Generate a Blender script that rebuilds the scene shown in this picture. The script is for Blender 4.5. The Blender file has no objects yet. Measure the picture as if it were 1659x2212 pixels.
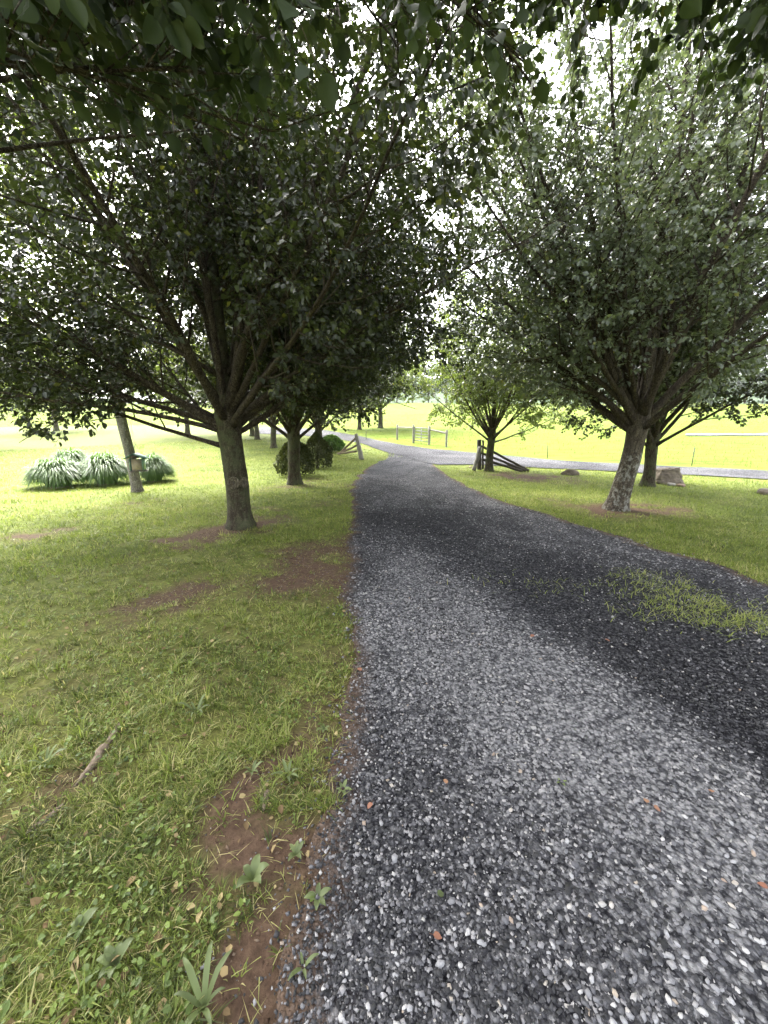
import bpy, math, random
import numpy as np
from mathutils import Vector, Matrix, noise

S = bpy.context.scene
COL = S.collection
PI = math.pi
RNG = np.random.default_rng(7)
random.seed(7)

# ------------------------------------------------------------------ camera
F = 830.0                      # focal length in pixels of a 1659 x 2212 picture
PITCH = math.radians(12.6)
CAM = np.array((0.0, 0.0, 1.5))
cd = bpy.data.cameras.new('camera')
cam = bpy.data.objects.new('camera', cd)
COL.objects.link(cam)
cam.location = CAM
cam.rotation_euler = (PI / 2 - PITCH, 0, 0)
cd.sensor_fit = 'HORIZONTAL'
cd.sensor_width = 36.0
cd.lens = 36.0 * F / 1659.0
cd.clip_start = 0.02
cd.clip_end = 3000
S.camera = cam

# ------------------------------------------------------------------ sky and sun
SUN_EL, SUN_AZ = math.radians(48), math.radians(-36)
w = bpy.data.worlds.new('World')
S.world = w
w.use_nodes = True
nt = w.node_tree
nt.nodes.clear()
sky = nt.nodes.new('ShaderNodeTexSky')
sky.sky_type = 'NISHITA'
sky.sun_disc = False
sky.sun_elevation = SUN_EL
sky.sun_rotation = SUN_AZ
sky.air_density = 1.0
sky.dust_density = 6.0
sky.ozone_density = 1.0
hs = nt.nodes.new('ShaderNodeHueSaturation')
hs.inputs['Saturation'].default_value = 0.22      # thin overcast: nearly white
bg = nt.nodes.new('ShaderNodeBackground')
bg.inputs['Strength'].default_value = 0.15
wo = nt.nodes.new('ShaderNodeOutputWorld')
nt.links.new(sky.outputs[0], hs.inputs['Color'])
nt.links.new(hs.outputs[0], bg.inputs[0])
nt.links.new(bg.outputs[0], wo.inputs[0])
sl = bpy.data.lights.new('sun', 'SUN')
sl.energy = 1.2
sl.angle = math.radians(30)
sl.color = (1.0, 0.96, 0.88)
sun = bpy.data.objects.new('sun', sl)
COL.objects.link(sun)
sd = Vector((math.sin(SUN_AZ) * math.cos(SUN_EL), math.cos(SUN_AZ) * math.cos(SUN_EL), math.sin(SUN_EL)))
sun.rotation_euler = sd.to_track_quat('Z', 'Y').to_euler()

S.view_settings.view_transform = 'Standard'
S.view_settings.look = 'None'
S.view_settings.gamma = 1.0
S.view_settings.use_curve_mapping = False
S.view_settings.exposure = 3.25
S.render.engine = 'CYCLES'
S.cycles.use_denoising = True
S.cycles.max_bounces = 7
S.cycles.diffuse_bounces = 4
S.cycles.glossy_bounces = 2
S.cycles.transmission_bounces = 5
S.cycles.transparent_max_bounces = 4
S.cycles.volume_bounces = 0
S.cycles.sample_clamp_indirect = 6.0
S.cycles.use_adaptive_sampling = True
S.cycles.adaptive_threshold = 0.008

# ------------------------------------------------------------------ terrain, pixel -> ground
def terrain(x, y):
    x = np.asarray(x, float); y = np.asarray(y, float)
    t = np.clip((y - 14.0) / 136.0, 0, 1.06)
    z = 9.6 * t ** 1.18
    far = np.clip((y - 22) / 60.0, 0, 1)
    z = z + far * 0.5 * (np.sin(x * 0.045 + 1.0) * np.sin(y * 0.06) + 0.5 * np.sin(x * 0.11 + y * 0.09))
    return z

def ray(px, py):
    a, b = (px - 829.5) / F, (1106 - py) / F
    c, s = math.cos(PITCH), math.sin(PITCH)
    return np.array((a, c + b * s, -s + b * c))

def at(px, py):
    """The ground point seen at a pixel of the 1659 x 2212 picture."""
    d = ray(px, py)
    lo, step = 0.2, 0.05
    t = lo
    while t < 400:
        p = CAM + d * t
        if p[2] <= float(terrain(p[0], p[1])):
            break
        t += step + t * 0.004
    a, b = t - step - t * 0.004, t
    for _ in range(30):
        m = (a + b) / 2
        p = CAM + d * m
        if p[2] <= float(terrain(p[0], p[1])): b = m
        else: a = m
    p = CAM + d * b
    return (float(p[0]), float(p[1]), float(terrain(p[0], p[1])))

def project(P):
    """picture position and depth of world points"""
    P = np.asarray(P) - CAM
    c, s = math.cos(PITCH), math.sin(PITCH)
    dep = P[:, 1] * c - P[:, 2] * s
    up = P[:, 1] * s + P[:, 2] * c
    return 829.5 + F * P[:, 0] / dep, 1106 - F * up / dep, dep

# ------------------------------------------------------------------ materials
def mat(name):
    m = bpy.data.materials.new(name)
    m.use_nodes = True
    n = m.node_tree
    n.nodes.clear()
    return m, n

def N(n, t, **kw):
    o = n.nodes.new(t)
    for k, v in kw.items():
        if k.startswith('i_'):
            o.inputs[k[2:].replace('_', ' ')].default_value = v
        else:
            setattr(o, k, v)
    return o

def ramp(n, fac, stops, interp='LINEAR'):
    r = n.nodes.new('ShaderNodeValToRGB')
    r.color_ramp.interpolation = interp
    e = r.color_ramp.elements
    while len(e) < len(stops): e.new(0.5)
    for k, (p, c) in enumerate(stops):
        e[k].position = p
        e[k].color = (c[0], c[1], c[2], 1)
    n.links.new(fac, r.inputs[0])
    return r.outputs[0]

def mix(n, fac, a, b, mode='MIX'):
    m = n.nodes.new('ShaderNodeMix')
    m.data_type = 'RGBA'
    m.blend_type = mode
    for s, v in ((0, fac), (6, a), (7, b)):
        if hasattr(v, 'is_output'): n.links.new(v, m.inputs[s])
        else: m.inputs[s].default_value = v if s == 0 else (v[0], v[1], v[2], 1)
    return m.outputs[2]

def noise_tex(n, co, scale, detail=4, rough=0.55):
    t = N(n, 'ShaderNodeTexNoise')
    t.inputs['Scale'].default_value = scale
    t.inputs['Detail'].default_value = detail
    t.inputs['Roughness'].default_value = rough
    if co is not None: n.links.new(co, t.inputs['Vector'])
    return t.outputs['Fac']

def coords(n, kind='Object', scale=(1, 1, 1)):
    if kind == 'Position':
        g = N(n, 'ShaderNodeNewGeometry').outputs['Position']
    else:
        g = N(n, 'ShaderNodeTexCoord').outputs[kind]
    mp = N(n, 'ShaderNodeMapping')
    mp.inputs['Scale'].default_value = scale
    n.links.new(g, mp.inputs['Vector'])
    return mp.outputs[0]

def finish(n, color, rough=0.8, spec=0.3, bump=None, bdist=0.01, bstr=0.6, metallic=0.0):
    b = N(n, 'ShaderNodeBsdfPrincipled')
    for s, v in (('Base Color', color), ('Roughness', rough)):
        if hasattr(v, 'is_output'): n.links.new(v, b.inputs[s])
        else: b.inputs[s].default_value = (v[0], v[1], v[2], 1) if s == 'Base Color' else v
    b.inputs['Specular IOR Level'].default_value = spec
    b.inputs['Metallic'].default_value = metallic
    if bump is not None:
        bp = N(n, 'ShaderNodeBump')
        bp.inputs['Distance'].default_value = bdist
        bp.inputs['Strength'].default_value = bstr
        n.links.new(bump, bp.inputs['Height'])
        n.links.new(bp.outputs[0], b.inputs['Normal'])
    o = N(n, 'ShaderNodeOutputMaterial')
    n.links.new(b.outputs[0], o.inputs['Surface'])
    return b, o

def leaf_material(name, stops, trans, tfac=0.4, rough=0.42, spec=0.45):
    m, n = mat(name)
    a = N(n, 'ShaderNodeAttribute', attribute_name='tint').outputs['Fac']
    c = ramp(n, a, stops)
    b, o = finish(n, c, rough, spec)
    t = N(n, 'ShaderNodeBsdfTranslucent')
    tc = mix(n, 1.0, c, trans, 'MULTIPLY')
    n.links.new(tc, t.inputs['Color'])
    ms = N(n, 'ShaderNodeMixShader')
    ms.inputs[0].default_value = tfac
    n.links.new(b.outputs[0], ms.inputs[1])
    n.links.new(t.outputs[0], ms.inputs[2])
    n.links.new(ms.outputs[0], o.inputs['Surface'])
    return m

M = {}
M['shaded_pear_leaf'] = leaf_material('shaded_pear_leaf', [(0, (0.016, 0.022, 0.009)), (0.5, (0.029, 0.039, 0.015)), (0.85, (0.052, 0.068, 0.024)), (1, (0.15, 0.15, 0.04))], (2.2, 2.3, 1.0), 0.26, 0.38, 0.5)  # darker pear leaf copy: shade of the left crowns painted into its colour
M['lit_pear_leaf'] = leaf_material('lit_pear_leaf', [(0, (0.060, 0.076, 0.048)), (0.5, (0.105, 0.130, 0.080)), (0.85, (0.150, 0.180, 0.105)), (1, (0.18, 0.18, 0.06))], (1.9, 2.0, 1.1), 0.26, 0.32, 0.8)  # paler pear leaf copy: sky glow on the right tree painted in
M['silhouette_leaf'] = leaf_material('silhouette_leaf', [(0, (0.018, 0.028, 0.011)), (0.5, (0.030, 0.044, 0.016)), (0.85, (0.046, 0.064, 0.022)), (1, (0.08, 0.09, 0.02))], (2.0, 2.3, .8), 0.14, 0.5, 0.25)  # near overhanging leaves: backlit silhouette darkness painted into the leaf colour
M['young_leaf'] = leaf_material('young_leaf', [(0, (0.055, 0.070, 0.024)), (0.5, (0.092, 0.115, 0.040)), (1, (0.15, 0.165, 0.05))], (2.4, 2.6, 1.3), 0.5, 0.42, 0.5)
M['far_leaf'] = leaf_material('far_leaf', [(0, (0.035, 0.06, 0.02)), (1, (0.09, 0.13, 0.035))], (2.0, 2.2, 1.2), 0.3, 0.6, 0.3)
M['evergreen'] = leaf_material('evergreen', [(0, (0.022, 0.032, 0.010)), (1, (0.075, 0.085, 0.026))], (2.0, 2.0, 1.0), 0.15, 0.6, 0.3)
M['bush_leaf'] = leaf_material('bush_leaf', [(0, (0.05, 0.09, 0.03)), (1, (0.12, 0.19, 0.06))], (2.0, 2.2, 1.2), 0.3, 0.5, 0.3)
M['grass'] = leaf_material('grass', [(0, (0.040, 0.052, 0.013)), (0.35, (0.105, 0.138, 0.027)), (0.7, (0.185, 0.225, 0.045)), (0.87, (0.28, 0.285, 0.105)), (1, (0.38, 0.32, 0.17))], (1.7, 1.8, 1.2), 0.35, 0.55, 0.3)
M['clover'] = leaf_material('clover', [(0, (0.050, 0.080, 0.020)), (0.5, (0.115, 0.165, 0.036)), (1, (0.20, 0.265, 0.06))], (1.8, 1.9, 1.2), 0.3, 0.5, 0.35)
M['meadow_grass'] = leaf_material('meadow_grass', [(0, (0.058, 0.092, 0.020)), (0.6, (0.105, 0.142, 0.034)), (1, (0.18, 0.19, 0.055))], (1.5, 1.6, 1.0), 0.35, 0.6, 0.2)
M['fountain_grass'] = leaf_material('fountain_grass', [(0, (0.04, 0.085, 0.016)), (0.6, (0.08, 0.145, 0.030)), (1, (0.15, 0.225, 0.06))], (1.6, 1.8, 1.2), 0.3, 0.5, 0.3)
M['weed'] = leaf_material('weed', [(0, (0.07, 0.09, 0.035)), (1, (0.16, 0.20, 0.08))], (1.6, 1.7, 1.1), 0.3, 0.5, 0.35)
M['orange_leaf'] = leaf_material('orange_leaf', [(0, (0.22, 0.09, 0.06)), (1, (0.32, 0.19, 0.11))], (1.2, 1.0, 0.8), 0.15, 0.6, 0.3)

def bark_material(name, dark, light, lichen=None, lichen_top=0.0, lich_col=(0.34, 0.345, 0.30), green=0.0):
    m, n = mat(name)
    co = coords(n, 'Object', (1, 1, 0.22))
    v = N(n, 'ShaderNodeTexVoronoi', feature='DISTANCE_TO_EDGE')
    v.inputs['Scale'].default_value = 26
    wob = noise_tex(n, coords(n, 'Object'), 7, 3)
    ad = N(n, 'ShaderNodeVectorMath', operation='ADD')
    n.links.new(co, ad.inputs[0]); n.links.new(wob, ad.inputs[1])
    n.links.new(ad.outputs[0], v.inputs['Vector'])
    f1 = noise_tex(n, co, 24, 6, 0.65)
    c = ramp(n, f1, [(0.3, dark), (0.7, light)])
    crev = ramp(n, v.outputs['Distance'], [(0.0, (0.22, 0.20, 0.18)), (0.12, (0.55, 0.53, 0.5)), (0.3, (1.1, 1.1, 1.1))])
    c = mix(n, 1.0, c, crev, 'MULTIPLY')
    if green:
        g = ramp(n, noise_tex(n, coords(n, 'Object'), 5, 4), [(0.42, (0, 0, 0)), (0.62, (green, green, green))])
        c = mix(n, g, c, (0.085, 0.10, 0.05))
    if lichen:
        sx = N(n, 'ShaderNodeSeparateXYZ')
        n.links.new(N(n, 'ShaderNodeTexCoord').outputs['Object'], sx.inputs[0])
        hi = ramp(n, N_div(n, sx.outputs['Z'], 2.0), [(lichen_top / 2 - 0.02, (1, 1, 1)), (lichen_top / 2 + 0.04, (0.06, 0.06, 0.06))])
        bl = ramp(n, noise_tex(n, coords(n, 'Object', (1, 1, .7)), 15, 7, 0.72), [(0.50, (0, 0, 0)), (0.58, (lichen,) * 3)])
        k = mix(n, 1.0, bl, hi, 'MULTIPLY')
        c = mix(n, k, c, lich_col)
    h = mix(n, 0.5, v.outputs['Distance'], f1)
    finish(n, c, 0.92, 0.15, h, 0.03, 0.9)
    return m

def N_div(n, s, k):
    d = N(n, 'ShaderNodeMath', operation='DIVIDE')
    n.links.new(s, d.inputs[0]); d.inputs[1].default_value = k
    return d.outputs[0]

M['bark'] = bark_material('bark', (0.050, 0.042, 0.029), (0.150, 0.130, 0.092), green=0.6)
M['knot_bark'] = bark_material('knot_bark', (0.14, 0.125, 0.09), (0.30, 0.27, 0.20))
M['bark_lichen'] = bark_material('bark_lichen', (0.075, 0.062, 0.048), (0.19, 0.165, 0.125), 0.6, 1.02)
M['bark_branch'] = bark_material('bark_branch', (0.06, 0.05, 0.04), (0.15, 0.125, 0.095))
M['bark_pale'] = bark_material('bark_pale', (0.22, 0.21, 0.18), (0.46, 0.44, 0.39), 0.5, 9.0, (0.12, 0.11, 0.09))
M['bark_far'] = bark_material('bark_far', (0.13, 0.115, 0.09), (0.28, 0.25, 0.20))

def wood_material(name, a, b, sc=(30, 30, 2)):
    m, n = mat(name)
    co = coords(n, 'Object', sc)
    f = noise_tex(n, co, 1.0, 6, 0.6)
    f2 = noise_tex(n, coords(n, 'Object'), 9, 4)
    c = mix(n, 0.35, ramp(n, f, [(0.3, a), (0.7, b)]), ramp(n, f2, [(0.3, a), (0.7, b)]))
    finish(n, c, 0.85, 0.2, f, 0.006, 0.6)
    return m
M['dark_wood'] = wood_material('dark_wood', (0.035, 0.03, 0.025), (0.11, 0.095, 0.075))
M['grey_wood'] = wood_material('grey_wood', (0.12, 0.112, 0.098), (0.29, 0.275, 0.24))
M['brown_wood'] = wood_material('brown_wood', (0.10, 0.08, 0.055), (0.26, 0.21, 0.15))
M['root_bark'] = wood_material('root_bark', (0.07, 0.052, 0.036), (0.21, 0.165, 0.12), (60, 60, 60))

def simple(name, c, rough=0.5, spec=0.4, metallic=0.0, var=0.25, sc=20):
    m, n = mat(name)
    f = noise_tex(n, coords(n, 'Object'), sc, 5)
    lo = tuple(x * (1 - var) for x in c); hi = tuple(min(1, x * (1 + var)) for x in c)
    finish(n, ramp(n, f, [(0.3, lo), (0.7, hi)]), rough, spec, f, 0.003, 0.3, metallic)
    return m
M['green_roof'] = simple('green_roof', (0.035, 0.11, 0.075), 0.4)
M['cedar'] = simple('cedar', (0.30, 0.25, 0.18), 0.8)
M['green_plastic'] = simple('green_plastic', (0.20, 0.32, 0.24), 0.35)
M['steel'] = simple('steel', (0.26, 0.26, 0.25), 0.6, 0.3, 0.0)
M['dark_metal'] = simple('dark_metal', (0.05, 0.05, 0.045), 0.6, 0.4, 0.3)

def rock_material(name, a, b):
    m, n = mat(name)
    co = coords(n, 'Object')
    f = noise_tex(n, co, 5, 8, 0.65)
    g = noise_tex(n, coords(n, 'Object', (1, 1, 5)), 6, 4)
    c = mix(n, 0.4, ramp(n, f, [(0.3, a), (0.68, b)]), ramp(n, g, [(0.35, a), (0.65, b)]))
    finish(n, c, 0.9, 0.2, f, 0.05, 0.9)
    return m
M['brown_rock'] = rock_material('brown_rock', (0.07, 0.058, 0.043), (0.21, 0.175, 0.135))
M['pale_rock'] = rock_material('pale_rock', (0.16, 0.15, 0.125), (0.34, 0.32, 0.28))
M['pink_rock'] = rock_material('pink_rock', (0.17, 0.115, 0.09), (0.30, 0.21, 0.17))

# stones of the drive
m, n = mat('gravel_stone')
a = N(n, 'ShaderNodeAttribute', attribute_name='tint').outputs['Fac']
c = ramp(n, a, [(0, (0.012, 0.012, 0.013)), (0.4, (0.046, 0.046, 0.050)), (0.7, (0.155, 0.153, 0.163)), (0.9, (0.32, 0.312, 0.312)), (0.96, (0.38, 0.37, 0.35)), (0.985, (0.30, 0.26, 0.21)), (1, (0.26, 0.20, 0.155))])
f = noise_tex(n, coords(n, 'Position'), 160, 5, 0.7)
c = mix(n, 1.0, c, ramp(n, f, [(0.25, (0.72, 0.72, 0.74)), (0.75, (1.18, 1.17, 1.15))]), 'MULTIPLY')
finish(n, c, 0.62, 0.35, f, 0.004, 0.5)
M['gravel_stone'] = m
m, n = mat('single_stone')
r = N(n, 'ShaderNodeObjectInfo').outputs['Random']
c = ramp(n, r, [(0, (0.06, 0.06, 0.068)), (0.35, (0.14, 0.14, 0.15)), (0.7, (0.30, 0.30, 0.31)), (0.94, (0.44, 0.43, 0.42)), (0.97, (0.36, 0.31, 0.25)), (1, (0.30, 0.22, 0.17))])
f = noise_tex(n, coords(n, 'Position'), 150, 5, 0.7)
c = mix(n, 1.0, c, ramp(n, f, [(0.25, (0.72, 0.72, 0.74)), (0.75, (1.18, 1.17, 1.15))]), 'MULTIPLY')
finish(n, c, 0.6, 0.35, f, 0.004, 0.5)
M['single_stone'] = m

def gravel_ground(name, tone=1.0, near=True):
    m, n = mat(name)
    pale = N(n, 'ShaderNodeAttribute', attribute_name='pale').outputs['Fac']
    co = coords(n, 'Position')
    wn = N(n, 'ShaderNodeTexNoise'); wn.inputs['Scale'].default_value = 60
    n.links.new(co, wn.inputs['Vector'])
    vm = N(n, 'ShaderNodeVectorMath', operation='MULTIPLY_ADD')
    n.links.new(wn.outputs['Color'], vm.inputs[0])
    vm.inputs[1].default_value = (0.012, 0.012, 0.012)
    n.links.new(co, vm.inputs[2])
    h = None
    cc = None
    for sc in (48, 95):
        v = N(n, 'ShaderNodeTexVoronoi', feature='F1'); v.inputs['Scale'].default_value = sc
        n.links.new(vm.outputs[0], v.inputs['Vector'])
        sp = N(n, 'ShaderNodeSeparateColor'); n.links.new(v.outputs['Color'], sp.inputs[0])
        pm = N(n, 'ShaderNodeMath', operation='MULTIPLY_ADD')          # paler stones in the worn track, with sky sheen painted into the tone
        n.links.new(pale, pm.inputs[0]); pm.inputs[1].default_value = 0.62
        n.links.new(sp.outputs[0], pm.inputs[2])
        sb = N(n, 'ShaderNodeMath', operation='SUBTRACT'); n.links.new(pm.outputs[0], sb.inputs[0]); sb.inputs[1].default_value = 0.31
        c1 = ramp(n, sb.outputs[0], [(0, (0.02 * tone, 0.02 * tone, 0.024 * tone)), (0.4, (0.065 * tone, 0.065 * tone, 0.073 * tone)), (0.7, (0.18 * tone, 0.18 * tone, 0.196 * tone)), (1, (0.46 * tone, 0.455 * tone, 0.46 * tone))])
        gap = ramp(n, v.outputs['Distance'], [(0.35, (1, 1, 1)), (0.75, (0.22, 0.22, 0.23))])
        c1 = mix(n, 1.0, c1, gap, 'MULTIPLY')
        cc = c1 if cc is None else mix(n, 0.4, cc, c1)
        h = gap if h is None else mix(n, 0.4, h, gap)
    earth = N(n, 'ShaderNodeAttribute', attribute_name='dirt').outputs['Fac']
    dc = ramp(n, noise_tex(n, co, 30, 6, 0.7), [(0.3, (0.055, 0.036, 0.024)), (0.7, (0.14, 0.095, 0.066))])
    cc = mix(n, earth, cc, dc)
    finish(n, cc, 0.9, 0.06, h, 0.012, 0.9)
    return m
M['gravel_ground'] = gravel_ground('gravel_ground', 0.62)
M['lane_gravel'] = gravel_ground('lane_gravel', 1.5)
M['road_gravel'] = gravel_ground('road_gravel', 0.66)

# lawn ground: earth with thatch and short growth
m, n = mat('lawn_ground')
co = coords(n, 'Position')
dirt = N(n, 'ShaderNodeAttribute', attribute_name='dirt').outputs['Fac']
f = noise_tex(n, co, 26, 8, 0.72)
earth = ramp(n, f, [(0.28, (0.040, 0.025, 0.017)), (0.5, (0.085, 0.054, 0.036)), (0.75, (0.145, 0.096, 0.066))])
g1 = noise_tex(n, co, 9, 8, 0.75)
g2 = noise_tex(n, co, 0.7, 4, 0.6)
turf = ramp(n, g1, [(0.30, (0.060, 0.064, 0.022)), (0.5, (0.125, 0.155, 0.033)), (0.7, (0.205, 0.238, 0.052))])
turf = mix(n, 1.0, turf, ramp(n, g2, [(0.3, (0.82, 0.86, 0.8)), (0.7, (1.14, 1.10, 1.0))]), 'MULTIPLY')
turf = mix(n, 1.0, turf, ramp(n, noise_tex(n, co, 38, 5, 0.75), [(0.34, (0.45, 0.47, 0.45)), (0.52, (1, 1, 1)), (0.7, (1.45, 1.4, 1.5))]), 'MULTIPLY')
thatch = mix(n, 0.55, earth, turf)
gd = N(n, 'ShaderNodeNewGeometry').outputs['Position']
ln = N(n, 'ShaderNodeVectorMath', operation='LENGTH'); n.links.new(gd, ln.inputs[0])
nearfar = ramp(n, N_div(n, ln.outputs['Value'], 20.0), [(0.1, (0.06, 0.06, 0.06)), (0.4, (1, 1, 1))])
turf2 = mix(n, nearfar, thatch, turf)
c = mix(n, dirt, turf2, earth)
finish(n, c, 0.95, 0.1, mix(n, 0.5, f, g1), 0.03, 0.9)
M['lawn_ground'] = m

m, n = mat('meadow_ground')
co = coords(n, 'Position')
g1 = noise_tex(n, coords(n, 'Position', (0.35, 1, 1)), 1.6, 8, 0.7)
g2 = noise_tex(n, coords(n, 'Position', (0.3, 1, 1)), 0.12, 4, 0.6)
c = ramp(n, g1, [(0.30, (0.058, 0.090, 0.014)), (0.5, (0.105, 0.140, 0.023)), (0.72, (0.160, 0.182, 0.036))])
c = mix(n, 1.0, c, ramp(n, g2, [(0.3, (0.72, 0.80, 0.8)), (0.7, (1.2, 1.12, 1.0))]), 'MULTIPLY')
finish(n, c, 1.0, 0.05, g1, 0.15, 0.7)
M['meadow_ground'] = m

m, n = mat('hill_wood')
co = coords(n, 'Position')
g1 = noise_tex(n, co, 0.07, 8, 0.7)
c = ramp(n, g1, [(0.35, (0.03, 0.05, 0.025)), (0.65, (0.075, 0.11, 0.05))])
finish(n, c, 1.0, 0.05, g1, 4.0, 1.0)
M['hill_wood'] = m

# ------------------------------------------------------------------ object helpers
def link(o, parent=None):
    COL.objects.link(o)
    if parent is not None: o.parent = parent
    return o

def np_mesh(name, V, faces, m, tint=None, smooth=False, attrs=None):
    V = np.ascontiguousarray(V, dtype=np.float32)
    me = bpy.data.meshes.new(name)
    if not isinstance(faces, (list, tuple)): faces = [faces]
    faces = [np.asarray(f, dtype=np.int32) for f in faces if len(f)]
    nl = sum(f.size for f in faces); nf = sum(len(f) for f in faces)
    me.vertices.add(len(V)); me.vertices.foreach_set('co', V.ravel())
    me.loops.add(nl); me.polygons.add(nf)
    me.loops.foreach_set('vertex_index', np.concatenate([f.ravel() for f in faces]))
    st, off = [], 0
    for f in faces:
        k = f.shape[1]
        st.append(off + np.arange(len(f)) * k); off += f.size
    me.polygons.foreach_set('loop_start', np.concatenate(st).astype(np.int32))
    if smooth: me.polygons.foreach_set('use_smooth', np.ones(nf, dtype=bool))
    me.update(calc_edges=True)
    d = dict(attrs or {})
    if tint is not None: d['tint'] = tint
    for k, v in d.items():
        at_ = me.attributes.new(k, 'FLOAT', 'POINT')
        at_.data.foreach_set('value', np.ascontiguousarray(v, dtype=np.float32))
    me.materials.append(m)
    return me

def obj(name, me, parent=None, loc=None):
    o = bpy.data.objects.new(name, me)
    link(o, parent)
    if loc is not None: o.location = loc
    return o

def tag(o, label=None, cat=None, group=None, kind=None):
    if label: o['label'] = label
    if cat: o['category'] = cat
    if group: o['group'] = group
    if kind: o['kind'] = kind
    return o

def thing(name, label, cat, loc, group=None, rz=0.0):
    o = bpy.data.objects.new(name, None)
    o.empty_display_size = 0.2
    link(o); o.location = loc; o.rotation_euler = (0, 0, rz)
    return tag(o, label, cat, group)

def copy_tree(o, parent=None):
    c = o.copy(); link(c)
    if parent is not None: c.parent = parent
    for ch in [k for k in o.children]:
        copy_tree(ch, c)
    return c

def unit(v):
    v = np.asarray(v, float)
    return v / (np.linalg.norm(v, axis=-1, keepdims=True) + 1e-12)

class Acc:
    """collects tubes and pieces into one mesh"""
    def __init__(self): self.V, self.Q, self.T, self.n = [], [], [], 0
    def add(self, V, Q=None, T=None):
        self.V.append(np.asarray(V, float))
        if Q is not None and len(Q): self.Q.append(np.asarray(Q) + self.n)
        if T is not None and len(T): self.T.append(np.asarray(T) + self.n)
        self.n += len(V)
    def tube(self, P, R, sides=6, cap=True, rough=0.0, seed=0.0):
        P = np.asarray(P, float); R = np.asarray(R, float)
        k = len(P)
        T = np.gradient(P, axis=0); T = unit(T)
        ref = np.array((0, 0, 1.0)) if abs(T[0][2]) < 0.9 else np.array((1.0, 0, 0))
        U = []
        u = unit(np.cross(ref, T[0]))
        for i in range(k):
            u = u - T[i] * np.dot(u, T[i]); u = unit(u); U.append(u)
        U = np.array(U); W = np.cross(T, U)
        an = np.arange(sides) / sides * 2 * PI
        ca, sa = np.cos(an), np.sin(an)
        Rr = np.repeat(R[:, None], sides, 1)
        if rough:
            for i in range(k):
                for j in range(sides):
                    q = (ca[j] * 3.2 + seed, sa[j] * 3.2, P[i][2] * 1.3 + seed)
                    q2 = (ca[j] * 9 + seed, sa[j] * 9, P[i][2] * 2.5)
                    Rr[i, j] *= 1 + rough * (noise.noise(q) + 0.6 * noise.noise(q2))
        V = P[:, None, :] + Rr[:, :, None] * (ca[None, :, None] * U[:, None, :] + sa[None, :, None] * W[:, None, :])
        V = V.reshape(-1, 3)
        i = np.arange(k - 1)[:, None] * sides; j = np.arange(sides)[None, :]; j2 = (j + 1) % sides
        Q = np.stack([i + j, i + j2, i + sides + j2, i + sides + j], -1).reshape(-1, 4)
        Tt = None
        if cap:
            V = np.vstack([V, P[-1][None], P[0][None]])
            b = (k - 1) * sides
            jj = np.arange(sides); j3 = (jj + 1) % sides
            Tt = np.vstack([np.stack([b + jj, b + j3, np.full(sides, k * sides)], -1), np.stack([j3, jj, np.full(sides, k * sides + 1)], -1)])
        self.add(V, Q, Tt)
    def box(self, c, sx, sy, sz, rz=0.0):
        x, y, z = sx / 2, sy / 2, sz / 2
        V = np.array([(-x, -y, -z), (x, -y, -z), (x, y, -z), (-x, y, -z), (-x, -y, z), (x, -y, z), (x, y, z), (-x, y, z)])
        if rz:
            cz, s = math.cos(rz), math.sin(rz)
            V = V @ np.array([(cz, s, 0), (-s, cz, 0), (0, 0, 1)])
        self.add(V + np.asarray(c), [(0, 3, 2, 1), (4, 5, 6, 7), (0, 1, 5, 4), (1, 2, 6, 5), (2, 3, 7, 6), (3, 0, 4, 7)])
    def mesh(self, name, m, smooth=False, tint=None):
        fs = []
        if self.Q: fs.append(np.vstack(self.Q))
        if self.T: fs.append(np.vstack(self.T))
        return np_mesh(name, np.vstack(self.V), fs, m, tint, smooth)

def vnoise(x, y, s, seed=0):
    """cheap smooth value noise, vectorised"""
    x = np.asarray(x, float) * s + seed * 17.3; y = np.asarray(y, float) * s - seed * 9.1
    xi, yi = np.floor(x), np.floor(y)
    fx, fy = x - xi, y - yi
    fx = fx * fx * (3 - 2 * fx); fy = fy * fy * (3 - 2 * fy)
    def h(a, b): return np.modf(np.abs(np.sin(a * 127.1 + b * 311.7 + seed * 7.7) * 43758.5453))[0]
    return (h(xi, yi) * (1 - fx) + h(xi + 1, yi) * fx) * (1 - fy) + (h(xi, yi + 1) * (1 - fx) + h(xi + 1, yi + 1) * fx) * fy

# ------------------------------------------------------------------ leaves
LEAF6 = np.array([(0, 0, 0), (-.34, .30, .10), (-.27, .68, .07), (0, 1, -.10), (.27, .68, .07), (.34, .30, .10)])
LEAF6_F = np.array([(0, 3, 2), (0, 2, 1), (0, 5, 4), (0, 4, 3)])
LEAF4 = np.array([(0, 0, 0), (-.38, .42, .09), (0, 1, -.06), (.38, .42, .09)])
LEAF4_F = np.array([(0, 2, 1), (0, 3, 2)])

def leaf_frames(D, Nn):
    D = unit(D)
    Nn = Nn - D * np.sum(Nn * D, 1, keepdims=True)
    Nn = unit(Nn)
    return D, Nn, np.cross(D, Nn)

def leaf_mesh(name, P, D, Nn, size, tint, m, tmpl=(LEAF6, LEAF6_F)):
    T, Fc = tmpl
    D, Nn, Sd = leaf_frames(D, Nn)
    k, q = len(P), len(T)
    V = P[:, None, :] + size[:, None, None] * (T[None, :, 0, None] * Sd[:, None, :] + T[None, :, 1, None] * D[:, None, :] + T[None, :, 2, None] * Nn[:, None, :])
    Fs = (np.arange(k)[:, None, None] * q + Fc[None]).reshape(-1, 3)
    return np_mesh(name, V.reshape(-1, 3), Fs, m, np.repeat(tint, q))

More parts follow.
